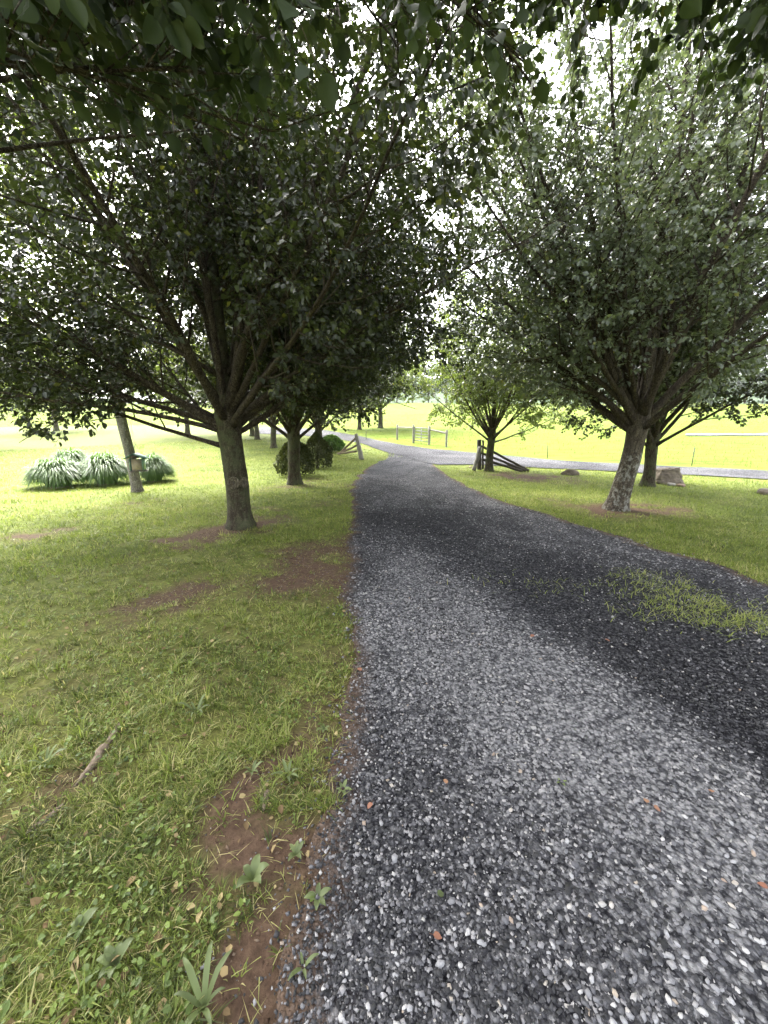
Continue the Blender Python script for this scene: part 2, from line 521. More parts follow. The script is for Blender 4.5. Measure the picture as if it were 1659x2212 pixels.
def crown_mesh(P, D, Nn, size, tint, m, fine=0.0):
    """leaves below the height `fine` get six corners, the ones above it four"""
    D, Nn, Sd = leaf_frames(D, Nn)
    Vs, Fs, Ts, off = [], [], [], 0
    for (T, Fc), k in (((LEAF6, LEAF6_F), P[:, 2] < fine), ((LEAF4, LEAF4_F), P[:, 2] >= fine)):
        n_, q = int(k.sum()), len(T)
        if not n_: continue
        V = P[k][:, None, :] + size[k][:, None, None] * (T[None, :, 0, None] * Sd[k][:, None, :] + T[None, :, 1, None] * D[k][:, None, :] + T[None, :, 2, None] * Nn[k][:, None, :])
        Vs.append(V.reshape(-1, 3)); Fs.append((np.arange(n_)[:, None, None] * q + Fc[None]).reshape(-1, 3) + off); Ts.append(np.repeat(tint[k], q)); off += n_ * q
    return np_mesh('crown', np.vstack(Vs), np.vstack(Fs), m, np.concatenate(Ts))

def curve_path(p, d, L, n, up, wob, rng, flat=0.0):
    pts = [np.array(p, float)]
    d = unit(np.array(d, float))
    for i in range(n):
        d = unit(d + np.array((0, 0, up / n)) + rng.normal(0, wob, 3))
        pts.append(pts[-1] + d * L / n)
    return np.array(pts)

def perp(d, ang):
    d = unit(d)
    r = np.array((0, 0, 1.0)) if abs(d[2]) < 0.95 else np.array((1.0, 0, 0))
    u = unit(np.cross(d, r)); v = np.cross(d, u)
    return u * math.cos(ang) + v * math.sin(ang)

class Tree:
    """A pear-like tree: short trunk, a vase of steep limbs, side branches, twigs and leaves."""
    def __init__(self, seed, fork=1.6, r0=0.17, lean=(0, 0), limbs=None, sec=13, twig=7, leaves=40000, lsize=0.068, zmin=None, keep=None,
                 sec_len=1.6, trunk_sides=28, leader=7.5, flare=0.46, sparse=None, inner=0.2):
        rng = self.rng = np.random.default_rng(seed)
        self.trunk, self.limbs, self.twigs = Acc(), [], Acc()
        lx, ly = lean
        k = 26
        zz = np.concatenate([np.linspace(-0.12, 0.4, 9), np.linspace(0.46, fork, k - 9)])
        P = np.stack([lx * zz / fork + 0.015 * np.sin(zz * 4 + seed), ly * zz / fork + 0.012 * np.cos(zz * 3), zz], 1)
        R = r0 * (1 + flare * np.exp(-np.clip(zz, 0, 9) / 0.13)) * (1 - 0.10 * zz / fork) * (1 + 0.16 * np.clip((zz / fork - 0.75) / 0.25, 0, 1))
        # taper on into the central leader
        LP = curve_path(P[-1], (lx * 0.4, ly * 0.4, 1), leader, 14, 0.3, 0.035, rng)
        LR = np.linspace(r0 * 0.62, 0.015, 15)
        self.trunk.tube(np.vstack([P, LP[1:]]), np.concatenate([R, LR[1:]]), trunk_sides, True, 0.085, seed * 1.7)
        paths = [(LP, LR, 0.9)]
        top = P[-1]
        for (z0, az, el, L, r, up) in limbs:
            a, e = math.radians(az), math.radians(el)
            zz0 = min(z0, fork)
            st = np.array((lx * zz0 / fork, ly * zz0 / fork, z0))
            if z0 > fork: st = LP[int((z0 - fork) / leader * 14)].copy()
            d = np.array((math.cos(a) * math.cos(e), math.sin(a) * math.cos(e), math.sin(e)))
            pth = curve_path(st, d, L, 12, up, 0.045, rng)
            rr = r * (1 - np.linspace(0, 1, 13) ** 0.8 * 0.88)
            rr[0] *= 1.35
            if keep is not None:
                bad = [q_ for q_ in range(1, 13) if not keep(pth[q_])]
                if bad:
                    cut = max(2, bad[0]); pth, rr = pth[:cut], rr[:cut] * np.linspace(1, .4, cut)
            ac = Acc(); ac.tube(pth, rr, 10, True, 0.05, seed + az)
            self.limbs.append(ac)
            paths.append((pth, rr, 1.0))
        TW = []
        ga = 0.0
        for (pth, rr, q) in paths:
            L = np.sum(np.linalg.norm(np.diff(pth, axis=0), axis=1))
            ns = max(2, int(sec * L / 4.5))
            for s in range(ns):
                t = inner + (1 - inner) * (s + rng.random() * 0.8) / ns
                t = min(t, 0.995)
                i = t * (len(pth) - 1); i0 = int(i)
                p = pth[i0] + (pth[min(i0 + 1, len(pth) - 1)] - pth[i0]) * (i - i0)
                d = unit(pth[min(i0 + 1, len(pth) - 1)] - pth[i0])
                ga += 2.4 + rng.normal(0, 0.3)
                an = math.radians(rng.uniform(32, 68))
                dd = d * math.cos(an) + perp(d, ga) * math.sin(an)
                sl_ = sec_len * rng.uniform(0.55, 1.15) * (1.0 - 0.45 * t) * (0.7 + 0.3 * min(1, L / 4))
                sp = curve_path(p, dd, sl_, 5, 0.35, 0.08, rng)
                if keep is not None and not keep(sp[2]): continue
                if zmin is not None and sp[3][2] < zmin(sp[3][None])[0] + .05: continue
                sr = np.linspace(max(0.006, rr[i0] * 0.38), 0.004, 6)
                self.twigs.tube(sp, sr, 5, False)
                for w_ in range(twig):
                    tt = 0.15 + 0.85 * (w_ + rng.random()) / twig
                    j = min(int(tt * 5), 4)
                    q0 = sp[j] + (sp[j + 1] - sp[j]) * (tt * 5 - j)
                    bd = unit(sp[j + 1] - sp[j])
                    an2 = math.radians(rng.uniform(25, 75))
                    td = bd * math.cos(an2) + perp(bd, rng.uniform(0, 6.28)) * math.sin(an2)
                    tl = rng.uniform(0.22, 0.55)
                    q1 = q0 + td * tl + np.array((0, 0, -0.04))
                    TW.append((q0, q1))
        A = np.array([t[0] for t in TW]); B = np.array([t[1] for t in TW])
        if keep is not None:
            kk = np.array([keep((a_ + b_) / 2) for a_, b_ in zip(A, B)])
            A, B = A[kk], B[kk]
        if zmin is not None:
            kk = np.minimum(A[:, 2], B[:, 2]) > zmin((A + B) / 2) - .02
            A, B = A[kk], B[kk]
        # twig wood: three-sided slivers, vectorised
        kT = len(A)
        d = unit(B - A); ref = np.where(np.abs(d[:, 2:3]) < 0.9, np.array([[0, 0, 1.0]]), np.array([[1.0, 0, 0]]))
        u = unit(np.cross(d, ref)); v = np.cross(d, u)
        ring = [u, -0.5 * u + 0.87 * v, -0.5 * u - 0.87 * v]
        V = np.stack([A + x * 0.0035 for x in ring] + [B + x * 0.0012 for x in ring], 1).reshape(-1, 3)
        b = np.arange(kT)[:, None] * 6
        Q = np.concatenate([b + np.array([[0, 1, 4, 3]]), b + np.array([[1, 2, 5, 4]]), b + np.array([[2, 0, 3, 5]])])
        self.twigs.add(V, Q)
        # leaves
        ln = np.linalg.norm(B - A, axis=1)
        idx = rng.choice(kT, leaves, p=ln / ln.sum())
        t = rng.random(leaves) ** 0.8
        P = A[idx] + (B - A)[idx] * t[:, None]
        td = d[idx]
        rn = unit(rng.normal(0, 1, (leaves, 3)))
        out = unit(rn - td * np.sum(rn * td, 1, keepdims=True))
        D = unit(0.55 * td + 0.9 * out + np.array((0, 0, -0.55)))
        P = P + D * rng.uniform(0.012, 0.045, leaves)[:, None]
        Nn = np.array((0, 0, 1.0)) * 0.9 + rng.normal(0, 0.6, (leaves, 3))
        size = lsize * rng.uniform(0.6, 1.2, leaves)
        tint = np.clip(rng.normal(0.45, 0.2, leaves), 0, 0.93)
        tint = np.where(rng.random(leaves) < 0.012, 1.0, tint)
        ok = np.ones(leaves, bool)
        if zmin is not None: ok &= P[:, 2] > zmin(P)
        if sparse is not None: ok &= rng.random(leaves) > sparse(P)
        self.P, self.D, self.Nn, self.size, self.tint = P[ok], D[ok], Nn[ok], size[ok], tint[ok]
    def build(self, name, label, loc, group=None, bark='bark', leafm='shaded_pear_leaf', rz=0.0, singles=0, scale=1.0, fine=0.0):
        root = thing(name, label, 'tree', loc, group, rz)
        root.scale = (scale,) * 3
        tr = obj('trunk', self.trunk.mesh('trunk', M[bark], True), root)
        for ac in self.limbs:
            obj('limb', ac.mesh('limb', M['bark_branch'], True), root)
        obj('twigs', self.twigs.mesh('twigs', M['bark_branch'], True), root)
        sel = np.zeros(len(self.P), bool)
        if singles:
            x, y, dep = project(self.P + np.array(loc))
            vis = (dep > 0.3) & (x > -20) & (x < 1680) & (y > -20) & (y < 2232)
            sc = np.where(vis, self.size / np.maximum(dep, 0.3), 0)
            sel[np.argsort(-sc)[:singles]] = True
            D, Nn, Sd = leaf_frames(self.D, self.Nn)
            for i in np.nonzero(sel)[0]:
                o = obj('leaf', BIG_LEAF[i % len(BIG_LEAF)], root)
                s = self.size[i] * 1.05
                mt = Matrix.Identity(4)
                for r_ in range(3):
                    mt[r_][0], mt[r_][1], mt[r_][2], mt[r_][3] = Sd[i][r_] * s, D[i][r_] * s, Nn[i][r_] * s, self.P[i][r_]
                o.matrix_local = mt
        kp = ~sel
        cr = obj('crown', crown_mesh(self.P[kp], self.D[kp], self.Nn[kp], self.size[kp], self.tint[kp], M[leafm], fine), root)
        if singles: cr['kind'] = 'stuff'
        return root

def big_leaf(seed):
    """ovate leaf with a fold along the midrib, a drooping tip and a stalk"""
    rng = np.random.default_rng(seed)
    rows = np.array([0, .08, .2, .36, .52, .68, .82, .93, 1.0])
    wd = np.array([.03, .24, .36, .40, .375, .30, .18, .07, .006])
    V, Q = [], []
    tw, cup, dr = rng.uniform(-.12, .12), rng.uniform(.12, .3), rng.uniform(.1, .28)
    for t, w_ in zip(rows, wd):
        for k in (-1, -.5, 0, .5, 1):
            wv = 0.02 * math.sin(t * 14 + k * 3 + seed)
            V.append((k * w_ + tw * t * t, t, cup * abs(k) * w_ - dr * t * t + wv))
    for r_ in range(len(rows) - 1):
        for k in range(4):
            a = r_ * 5 + k
            Q.append((a, a + 1, a + 6, a + 5))
    V += [(-.012, -.5, .06), (.012, -.5, .06), (.012, .02, 0), (-.012, .02, 0)]
    Q.append((45, 46, 47, 48))
    V = np.array(V)
    return np_mesh('leaf', V, np.array(Q), M['silhouette_leaf'], np.full(len(V), rng.uniform(.15, .8)), True)
BIG_LEAF = [big_leaf(k) for k in range(8)]

# ------------------------------------------------------------------ drive and road outlines
def PX(*pts): return np.array([at(*p)[:2] for p in pts])
DL = np.vstack([[(-0.1, -4.0), (-0.2, -1.0), (-0.235, 0.2)], PX((640, 2212), (700, 1900), (740, 1640), (752, 1500), (745, 1300), (750, 1180), (757, 1100), (757, 1062), (772, 1030), (798, 1007), (839, 990), (830, 978))])
DR = np.vstack([[(4.6, -4.0), (4.4, -1.0), (4.15, 1.5)], PX((1659, 1265), (1540, 1218), (1421, 1190), (1325, 1155), (1200, 1119), (1098, 1090), (1010, 1053), (968, 1030), (937, 1006), (950, 996))])
RB = PX((560, 924), (640, 925), (700, 929), (780, 944), (864, 961), (940, 971), (1050, 981), (1200, 995), (1400, 1005), (1659, 1018))
RB = np.vstack([RB, [(30, 3.0), (60, -16)]])
RF = PX((560, 937), (640, 940), (732, 949), (781, 958), (822, 974), (937, 1004), (1050, 1006), (1200, 1013), (1400, 1023), (1659, 1038))
RF = np.vstack([RF, [(27, -1.0), (57, -20)]])

def resample(P, n):
    d = np.concatenate([[0], np.cumsum(np.linalg.norm(np.diff(P, axis=0), axis=1))])
    t = np.linspace(0, d[-1], n)
    return np.stack([np.interp(t, d, P[:, 0]), np.interp(t, d, P[:, 1])], 1)

def inside(P, poly):
    x, y = P[:, 0], P[:, 1]
    c = np.zeros(len(P), bool)
    j = len(poly) - 1
    for i in range(len(poly)):
        xi, yi = poly[i]; xj, yj = poly[j]
        k = ((yi > y) != (yj > y))
        with np.errstate(divide='ignore', invalid='ignore'):
            c ^= k & (x < (xj - xi) * (y - yi) / (yj - yi) + xi)
        j = i
    return c

DRIVE_POLY = np.vstack([DL, DR[::-1]])
ROAD_POLY = np.vstack([RB, RF[::-1]])

def drive_left(y): return np.interp(y, DL[:-1, 1], DL[:-1, 0]) + 0.16 * (vnoise(y, y * 0, 1.7, 3) - .5) + 0.12 * (vnoise(y, y * 0, 6, 4) - .5) + 0.06 * (vnoise(y, y * 0, 19, 8) - .5)
def drive_right(y): return np.interp(y, DR[:-1, 1], DR[:-1, 0]) + 0.16 * (vnoise(y, y * 0, 1.3, 5) - .5) + 0.08 * (vnoise(y, y * 0, 5, 6) - .5)
Y_END = 17.5

def on_drive(x, y, grow=0.0):
    return (x > drive_left(y) - grow) & (x < drive_right(y) + grow) & (y < Y_END)

def blobs(lst):
    out = []
    for (px, py, r, a) in lst:
        p = at(px, py); out.append((p[0], p[1], r, a))
    return out

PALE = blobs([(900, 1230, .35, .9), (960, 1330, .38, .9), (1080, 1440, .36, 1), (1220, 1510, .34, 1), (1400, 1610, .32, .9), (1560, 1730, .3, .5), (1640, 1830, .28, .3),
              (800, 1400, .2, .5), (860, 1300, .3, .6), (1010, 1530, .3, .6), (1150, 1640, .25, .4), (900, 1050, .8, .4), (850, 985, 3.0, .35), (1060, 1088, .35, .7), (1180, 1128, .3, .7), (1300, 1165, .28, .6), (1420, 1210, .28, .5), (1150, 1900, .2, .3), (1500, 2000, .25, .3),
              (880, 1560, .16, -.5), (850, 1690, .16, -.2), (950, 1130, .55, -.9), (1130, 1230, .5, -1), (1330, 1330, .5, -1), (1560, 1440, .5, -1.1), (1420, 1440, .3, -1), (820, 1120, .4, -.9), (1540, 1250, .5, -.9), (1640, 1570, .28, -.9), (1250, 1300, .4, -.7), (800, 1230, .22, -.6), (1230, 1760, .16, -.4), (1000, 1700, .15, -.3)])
def pale(x, y):  # pale stones and dark fines, plus sky glare painted into the tint
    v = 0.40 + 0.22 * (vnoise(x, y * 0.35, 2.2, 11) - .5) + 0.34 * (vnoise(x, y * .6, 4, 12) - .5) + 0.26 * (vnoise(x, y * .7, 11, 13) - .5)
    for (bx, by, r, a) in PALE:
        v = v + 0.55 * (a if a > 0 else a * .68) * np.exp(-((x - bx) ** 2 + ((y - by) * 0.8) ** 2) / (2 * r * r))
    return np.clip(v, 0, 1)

DIRT = blobs([(500, 1800, .12, 2.6), (560, 1715, .13, 2.2), (620, 1660, .10, 1.3), (700, 1640, .11, 1.3), (660, 1790, .10, 1.1), (540, 2130, .10, 1.9), (520, 2050, .08, .9), (600, 1970, .08, .5), (690, 1870, .08, .6), (650, 1235, .35, 1.15), (680, 1190, .3, .8), (700, 1270, .25, .8), (735, 1430, .12, .5),
              (110, 1715, .11, .8), (190, 1670, .08, .6), (340, 1310, .17, 1.2), (420, 1270, .18, 1.2), (270, 1330, .15, .8), (350, 1180, .3, 1.2), (420, 1165, .3, .9), (500, 1145, .3, 1.0), (560, 1135, .3, .9), (590, 1105, .5, 1.0), (60, 1160, .3, .8), (120, 1145, .35, .8), (720, 1080, .5, .6), (760, 1050, .5, .4),
              (1280, 1092, .45, .8), (1335, 1106, .4, 1.2), (1400, 1098, .4, .7), (1180, 1075, .5, .6), (1130, 1030, .8, 1.2), (1200, 1035, .7, .9), (630, 1050, .6, .9), (680, 1035, .5, .5), (1030, 1010, .4, .5), (430, 1470, .12, .4), (280, 1750, .1, .5), (400, 1920, .06, .5), (300, 1085, .4, .6), (1405, 1052, .4, .7), (60, 1790, .12, .7), (1440, 1100, .6, .5)])
def dirt(x, y):
    nz = np.clip(.0 + 1.2 * vnoise(x, y * 1.6, 3.2, 24) + .55 * vnoise(x, y, 13, 25), 0, 1.3)
    v = -0.18 + 0.55 * (vnoise(x, y, 1.1, 21) - .5) + 0.5 * (vnoise(x, y, 4.0, 22) - .5) + 0.35 * (vnoise(x, y, 13, 23) - .5)
    for (bx, by, r, a) in DIRT:
        v = v + a * nz * np.exp(-((x - bx) ** 2 + (y - by) ** 2) / (2 * r * r))
    e = np.minimum(np.abs(x - drive_left(y)), np.abs(x - drive_right(y)) * 1.6)
    v = v + np.where(y < Y_END, np.where(y < 6, 1, .3) * (.1 + .95 * vnoise(x, y, 3, 26)) * np.exp(-e / 0.14) * np.where(x > 1, .3, 1), 0)
    return np.clip(v, 0, 1)

# ------------------------------------------------------------------ ground sheets
def graded(lo, hi, fine_lo, fine_hi, fine, growth):
    a = list(np.arange(fine_lo, fine_hi + 1e-6, fine))
    s, v = fine, a[-1]
    while v < hi: s *= growth; v += s; a.append(min(v, hi))
    s, v = fine, a[0]; b = []
    while v > lo: s *= growth; v -= s; b.append(max(v, lo))
    return np.array(b[::-1] + a)
gx = graded(-420, 420, -6, 6, 0.085, 1.10)
gy = graded(-60, 420, 0.2, 10, 0.085, 1.075)
GX, GY = np.meshgrid(gx, gy)
nx, ny = len(gx), len(gy)
GV = np.stack([GX, GY, terrain(GX, GY)], -1).reshape(-1, 3)
idx = np.arange((ny - 1) * nx).reshape(ny - 1, nx)[:, :-1].ravel()
GF = np.stack([idx, idx + 1, idx + nx + 1, idx + nx], -1)
cen = GV[GF].mean(1)
mid_road = (resample(RB, 60) + resample(RF, 60)) / 2
o_ = np.argsort(mid_road[:, 0])
beyond = cen[:, 1] > np.interp(cen[:, 0], mid_road[o_, 0], mid_road[o_, 1], left=mid_road[0, 1] + 8)
dv = dirt(GV[:, 0], GV[:, 1]) * (GV[:, 1] < 20)
ground = tag(obj('lawn', np_mesh('lawn', GV, GF[~beyond], M['lawn_ground'], None, True, {'dirt': dv})), 'patchy mown lawn with bare earth under the trees', kind='structure')
meadow = tag(obj('meadow', np_mesh('meadow', GV, GF[beyond], M['meadow_ground'], None, True)), 'bright yellow green meadow rising beyond the farm road', kind='structure')

# driveway ribbon
ys = np.concatenate([np.arange(-4, 8, 0.06), np.arange(8, Y_END + 3.2, 0.15)])
us = np.linspace(0, 1, 60)
xl, xr = drive_left(ys), drive_right(ys)
DX = xl[:, None] + (xr - xl)[:, None] * us[None]
DY = np.repeat(ys[:, None], len(us), 1)
DZ = terrain(DX, DY) + 0.006 + 0.012 * (vnoise(DX, DY * .4, 1.5, 31) - .5) * np.clip(np.minimum(us, 1 - us) * 8, 0, 1)[None]
DVt = np.stack([DX, DY, DZ + 0.006], -1).reshape(-1, 3)
k_, q_ = DX.shape
ii = np.arange((k_ - 1) * q_).reshape(k_ - 1, q_)[:, :-1].ravel()
edge = np.minimum(DX - xl[:, None], xr[:, None] - DX)
de = np.clip(1.0 - edge / 0.14 + 0.8 * (vnoise(DX, DY, 7, 33) - .5), 0, 0.9) * (DY < 15)
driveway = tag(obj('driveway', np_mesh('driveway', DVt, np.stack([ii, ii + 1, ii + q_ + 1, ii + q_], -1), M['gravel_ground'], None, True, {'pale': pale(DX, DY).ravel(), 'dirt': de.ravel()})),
               'grey gravel driveway running away between two rows of trees', kind='structure')

def ribbon(name, A, B, n, mrows, m, off, label):
    A, B = resample(A, n), resample(B, n)
    t = np.linspace(0, 1, mrows)
    X = A[:, None, 0] + (B - A)[:, None, 0] * t[None]; Y = A[:, None, 1] + (B - A)[:, None, 1] * t[None]
    wv = 0.5 * (vnoise(X, Y, 0.8, 41) - .5)
    Y = Y + wv * np.array([1] + [0] * (mrows - 2) + [1])[None]
    Z = terrain(X, Y) + off
    i = np.arange((n - 1) * mrows).reshape(n - 1, mrows)[:, :-1].ravel()
    band = np.abs(t - 0.5)                                    # grassy crown between two wheel tracks
    pl = 0.45 + 0.5 * (vnoise(X, Y, 1.2, 42) - .5)
    me = np_mesh(name, np.stack([X, Y, Z], -1).reshape(-1, 3), np.stack([i, i + 1, i + mrows + 1, i + mrows], -1), m, None, True, {'pale': pl.ravel(), 'dirt': (0 * pl).ravel()})
    return tag(obj(name, me), label, kind='structure')
ribbon('farm_road', RB, RF, 160, 16, M['road_gravel'], 0.03, 'pale gravel farm road crossing in front of the meadow')
LA = PX((1480, 938), (1560, 938), (1659, 937), (1800, 936)); LB = PX((1480, 942), (1560, 942), (1659, 942), (1800, 941))
ribbon('field_lane', LA, LB, 30, 3, M['lane_gravel'], 0.06, 'thin pale lane across the far right of the meadow')

# hills far behind
hx = np.linspace(-900, 900, 121); hy = np.linspace(230, 620, 30)
HX, HY = np.meshgrid(hx, hy)
HZ = 6 + np.clip((HY - 230) / 260, 0, 1) ** 0.8 * (36 + 20 * np.sin(HX * 0.008 + 0.5) + 9 * np.sin(HX * 0.021 + 2)) + 5 * (vnoise(HX, HY, 0.05, 51) - .5) + 3 * (vnoise(HX, HY, .15, 52) - .5)
ii = np.arange(29 * 121).reshape(29, 121)[:, :-1].ravel()
tag(obj('hill', np_mesh('hill', np.stack([HX, HY, HZ], -1).reshape(-1, 3), np.stack([ii, ii + 1, ii + 122, ii + 121], -1), M['hill_wood'], None, True)), 'wooded hills fading into haze behind the meadow', kind='structure')

# ------------------------------------------------------------------ trees of the two rows
def limb_set(rng, n, z0, z1, el0, el1, L0, L1, r0, r1, up=0.5, az0=0.0):
    out = []
    for i in range(n):
        t = i / max(1, n - 1)
        out.append((z0 + (z1 - z0) * t, az0 + i * 137.5 + rng.uniform(-18, 18), el0 + (el1 - el0) * t + rng.uniform(-5, 5), L0 + (L1 - L0) * t, r0 + (r1 - r0) * (1 - abs(t - .5) * 2) , up))
    return out

GROUP_ROW = 'pear trees lining the driveway'
L1 = at(522, 1138); R1 = at(1333, 1100); L2 = at(637, 1046); R2 = at(1398, 1050); R3 = at(1056, 1018)
rg = np.random.default_rng(3)

def open_drive(P, loc, side, x0, zb=2.9):
    x = (P[:, 0] + loc[0]) * side
    return np.where(P[:, 2] > zb, np.clip((x0 - x) / .6, 0, .78), 0)
limbsL1 = [(1.7, -25, 50, 6.0, .05, .1), (1.65, 25, 46, 5.4, .045, .1), (1.18, 172, 12, 4.6, .036, .10), (1.30, 150, 30, 4.0, .035, -.1), (1.45, 186, 20, 4.9, .045, .05), (1.5, 163, 26, 5.0, .045, .05), (1.4, 205, 15, 4.2, .04, .1), (1.55, -8, 30, 4.6, .05, .1), (1.5, 15, 32, 4.6, .05, .1), (1.55, 45, 30, 4.4, .05, .1), (1.5, 70, 28, 4.2, .045, .1), (1.32, 20, 38, 3.4, .036, .1), (1.36, 40, 20, 3.0, .034, .25),
           (1.40, 200, 30, 3.6, .05, .2), (1.45, 100, 25, 3.4, .045, .3)] + limb_set(rg, 15, 1.40, 1.75, 33, 82, 4.2, 7.2, .04, .08, .12, 60) + limb_set(rg, 9, 2.2, 4.8, 35, 65, 3.8, 3.0, .035, .035, .3, 200)
def zminL1(P): return 1.50 + 0.30 * np.clip(P[:, 0] - 0.3, 0, 9) + 0.10 * np.clip(-P[:, 1] - 1, 0, 9) + 0.12 * np.sin(P[:, 0] * 5) + .1 * np.sin(P[:, 1] * 7)
tL1 = Tree(11, 1.62, .165, (-.06, 0), limbsL1, 24, 9, 185000, .064, zminL1, None, 1.8, sparse=lambda P: np.maximum(np.clip((P[:, 2] - 3.2) * .12, 0, .5), open_drive(P, L1, -1, -.65)))
oL1 = tL1.build('pear_tree', 'dark pear tree with two knots on its trunk, nearest on the lawn side', L1, GROUP_ROW, fine=2.7)

limbsR1 = [(1.6, 168, 46, 6.2, .05, .05), (1.6, 200, 40, 5.6, .05, .05), (1.7, 176, 56, 7.4, .05, .05), (1.75, 196, 50, 7.0, .05, .0), (1.7, 158, 60, 7.6, .05, .05), (1.75, 215, 54, 6.4, .05, .05), (1.65, 183, 40, 5.2, .05, .1), (1.30, 165, 48, 3.8, .05, .0), (1.42, 190, 42, 4.2, .06, .0), (1.38, 140, 36, 3.5, .05, .2), (1.6, 20, 34, 3.6, .05, .1)] + limb_set(rg, 14, 1.30, 1.8, 36, 84, 4.2, 8.2, .045, .085, .1, 10) + limb_set(rg, 9, 2.3, 5.4, 40, 65, 3.8, 3.0, .035, .035, .3, 90)
def zminR1(P): return 1.75 + 0.26 * np.clip(-P[:, 0] - 0.8, 0, 9) + 0.12 * np.sin(P[:, 0] * 5) + .1 * np.sin(P[:, 1] * 6)
tR1 = Tree(23, 1.62, .165, (.22, .05), limbsR1, 22, 9, 132000, .071, zminR1, None, 1.8, sparse=lambda P: np.maximum(np.clip((P[:, 2] - 3.0) * .1, 0, .5), open_drive(P, R1, 1, 1.3, 3.3)))
oR1 = tR1.build('pear_tree', 'pear tree with pale lichen patches low on its leaning trunk', R1, GROUP_ROW, 'bark_lichen', 'lit_pear_leaf', fine=3.0)

# the two trees beside the camera whose boughs hang into the top of the picture
L0 = (-2.7, 0.9, 0.0)
def zminL0(P):
    y = P[:, 1] + L0[1]; x = P[:, 0] + L0[0]
    return np.maximum(2.12 + 0.10 * np.sin(x * 6) + .08 * np.sin(y * 9), 1.58 + 0.60 * np.clip(y, 0, 20) + 0.10 * np.sin(x * 4.0 + 1))
def near_cull(loc):
    l = np.array(loc)
    def k(p):
        q = p + l
        dep = q[1] * .976 - (q[2] - 1.5) * .218
        return np.linalg.norm(q - CAM) > 1.45 and (q[2] > 1.5 + 0.58 * q[1] or q[1] < -.2 or abs(q[0]) > 1.08 * dep)
    return k
def thin0(P, loc):
    x, y, z = P[:, 0] + loc[0], P[:, 1] + loc[1], P[:, 2]
    return np.where(y > 0.1, np.clip(.55 + 1.3 * (vnoise(x + z, y - z * .7, 2.0, 91) - .5), .15, .92), .3) + np.clip((z - 3.8) * .3, 0, .65) + np.where((x > -.5) & (x < 1.4) & (y > 0), .08, 0)
limbsL0 = [(1.75, 15, 30, 4.2, .02, .0), (1.8, 48, 30, 3.4, .02, .1), (1.85, 28, 52, 4.6, .02, .1), (1.8, 2, 30, 4.4, .02, .1), (1.9, 70, 32, 3.0, .02, .2), (1.95, 12, 58, 4.8, .02, .1), (1.9, 45, 48, 4.2, .02, .1), (1.7, -12, 20, 3.8, .02, .1), (1.7, 24, 22, 3.4, .02, .1), (1.7, 8, 26, 3.6, .02, .1), (1.75, -22, 24, 3.6, .02, .1), (1.8, 35, 36, 4.0, .02, .1), (1.75, 60, 42, 3.6, .02, .2), (1.9, 20, 44, 4.4, .02, .1), (1.9, -5, 40, 4.2, .02, .1), (1.8, 85, 45, 3.6, .02, .2)] + limb_set(rg, 6, 1.7, 1.9, 46, 76, 3.8, 6.2, .03, .05, .35, 140)
tL0 = Tree(31, 1.75, .17, (.02, 0), limbsL0, 19, 11, 165000, .052, zminL0, near_cull(L0), 1.5, sparse=lambda P: thin0(P, L0))
tL0.build('pear_tree', 'pear tree beside the viewer whose boughs hang across the top left', L0, GROUP_ROW, leafm='silhouette_leaf', singles=300)
R0 = (5.3, 0.8, 0.0)
def zminR0(P):
    y = P[:, 1] + R0[1]; x = P[:, 0] + R0[0]
    return np.maximum(2.25 + 0.10 * np.sin(x * 6) + .08 * np.sin(y * 9), 1.62 + 0.66 * np.clip(y, 0, 20) + 0.10 * np.sin(x * 4.0 + 1))
limbsR0 = [(1.75, 165, 28, 5.0, .02, .0), (1.8, 150, 34, 5.0, .02, .1), (1.8, 178, 34, 5.2, .02, .1), (1.9, 130, 30, 4.0, .02, .2), (1.9, 172, 50, 5.2, .02, .1), (1.85, 110, 36, 3.6, .02, .2), (1.9, 145, 54, 5.0, .02, .1), (1.7, 172, 22, 4.6, .02, .1), (1.75, 155, 26, 4.4, .02, .1), (1.8, 190, 28, 4.4, .02, .1), (1.8, 140, 40, 4.2, .02, .1), (1.9, 165, 40, 5.0, .02, .1), (1.9, 120, 46, 4.0, .02, .2), (1.85, 205, 40, 4.6, .02, .2)] + limb_set(rg, 5, 1.6, 1.9, 40, 72, 3.8, 5.6, .03, .05, .35, 330)
tR0 = Tree(37, 1.75, .17, (-.02, 0), limbsR0, 19, 11, 150000, .054, zminR0, near_cull(R0), 1.5, sparse=lambda P: .6 * thin0(P, R0))
tR0.build('pear_tree', 'pear tree beside the viewer whose big leaves hang in the top right', R0, GROUP_ROW, leafm='silhouette_leaf', singles=300)

# the other trees share two meshes
tA = Tree(41, 1.5, .16, (.03, 0), limb_set(rg, 17, 1.1, 1.7, 34, 82, 4.2, 7.2, .045, .075, .12, 30) + limb_set(rg, 8, 2.3, 4.4, 40, 60, 3, 2.6, .035, .035, .3, 10), 22, 9, 115000, .086, lambda P: 1.45 + .15 * np.sin(P[:, 0] * 5) + .1 * np.sin(P[:, 1] * 7), None, 1.7, 20, 6.5)
oL2 = tA.build('pear_tree', 'dark pear tree standing against the squat clipped evergreen shrub', L2, GROUP_ROW)
oR2 = copy_tree(oL2); oR2.location = R2; oR2.rotation_euler.z = 2.2; oR2.scale = (.86,) * 3
oR2['label'] = 'slimmer pear tree just left of the big brown boulder'
p = at(694, 962); L3 = (-2.85, 17.3, float(terrain(-2.85, 17.3)))
oL3 = copy_tree(oL2); oL3.location = L3; oL3.rotation_euler.z = 4.0; oL3.scale = (1.0,) * 3
oL3['label'] = 'pear tree behind the two cone shaped evergreens'
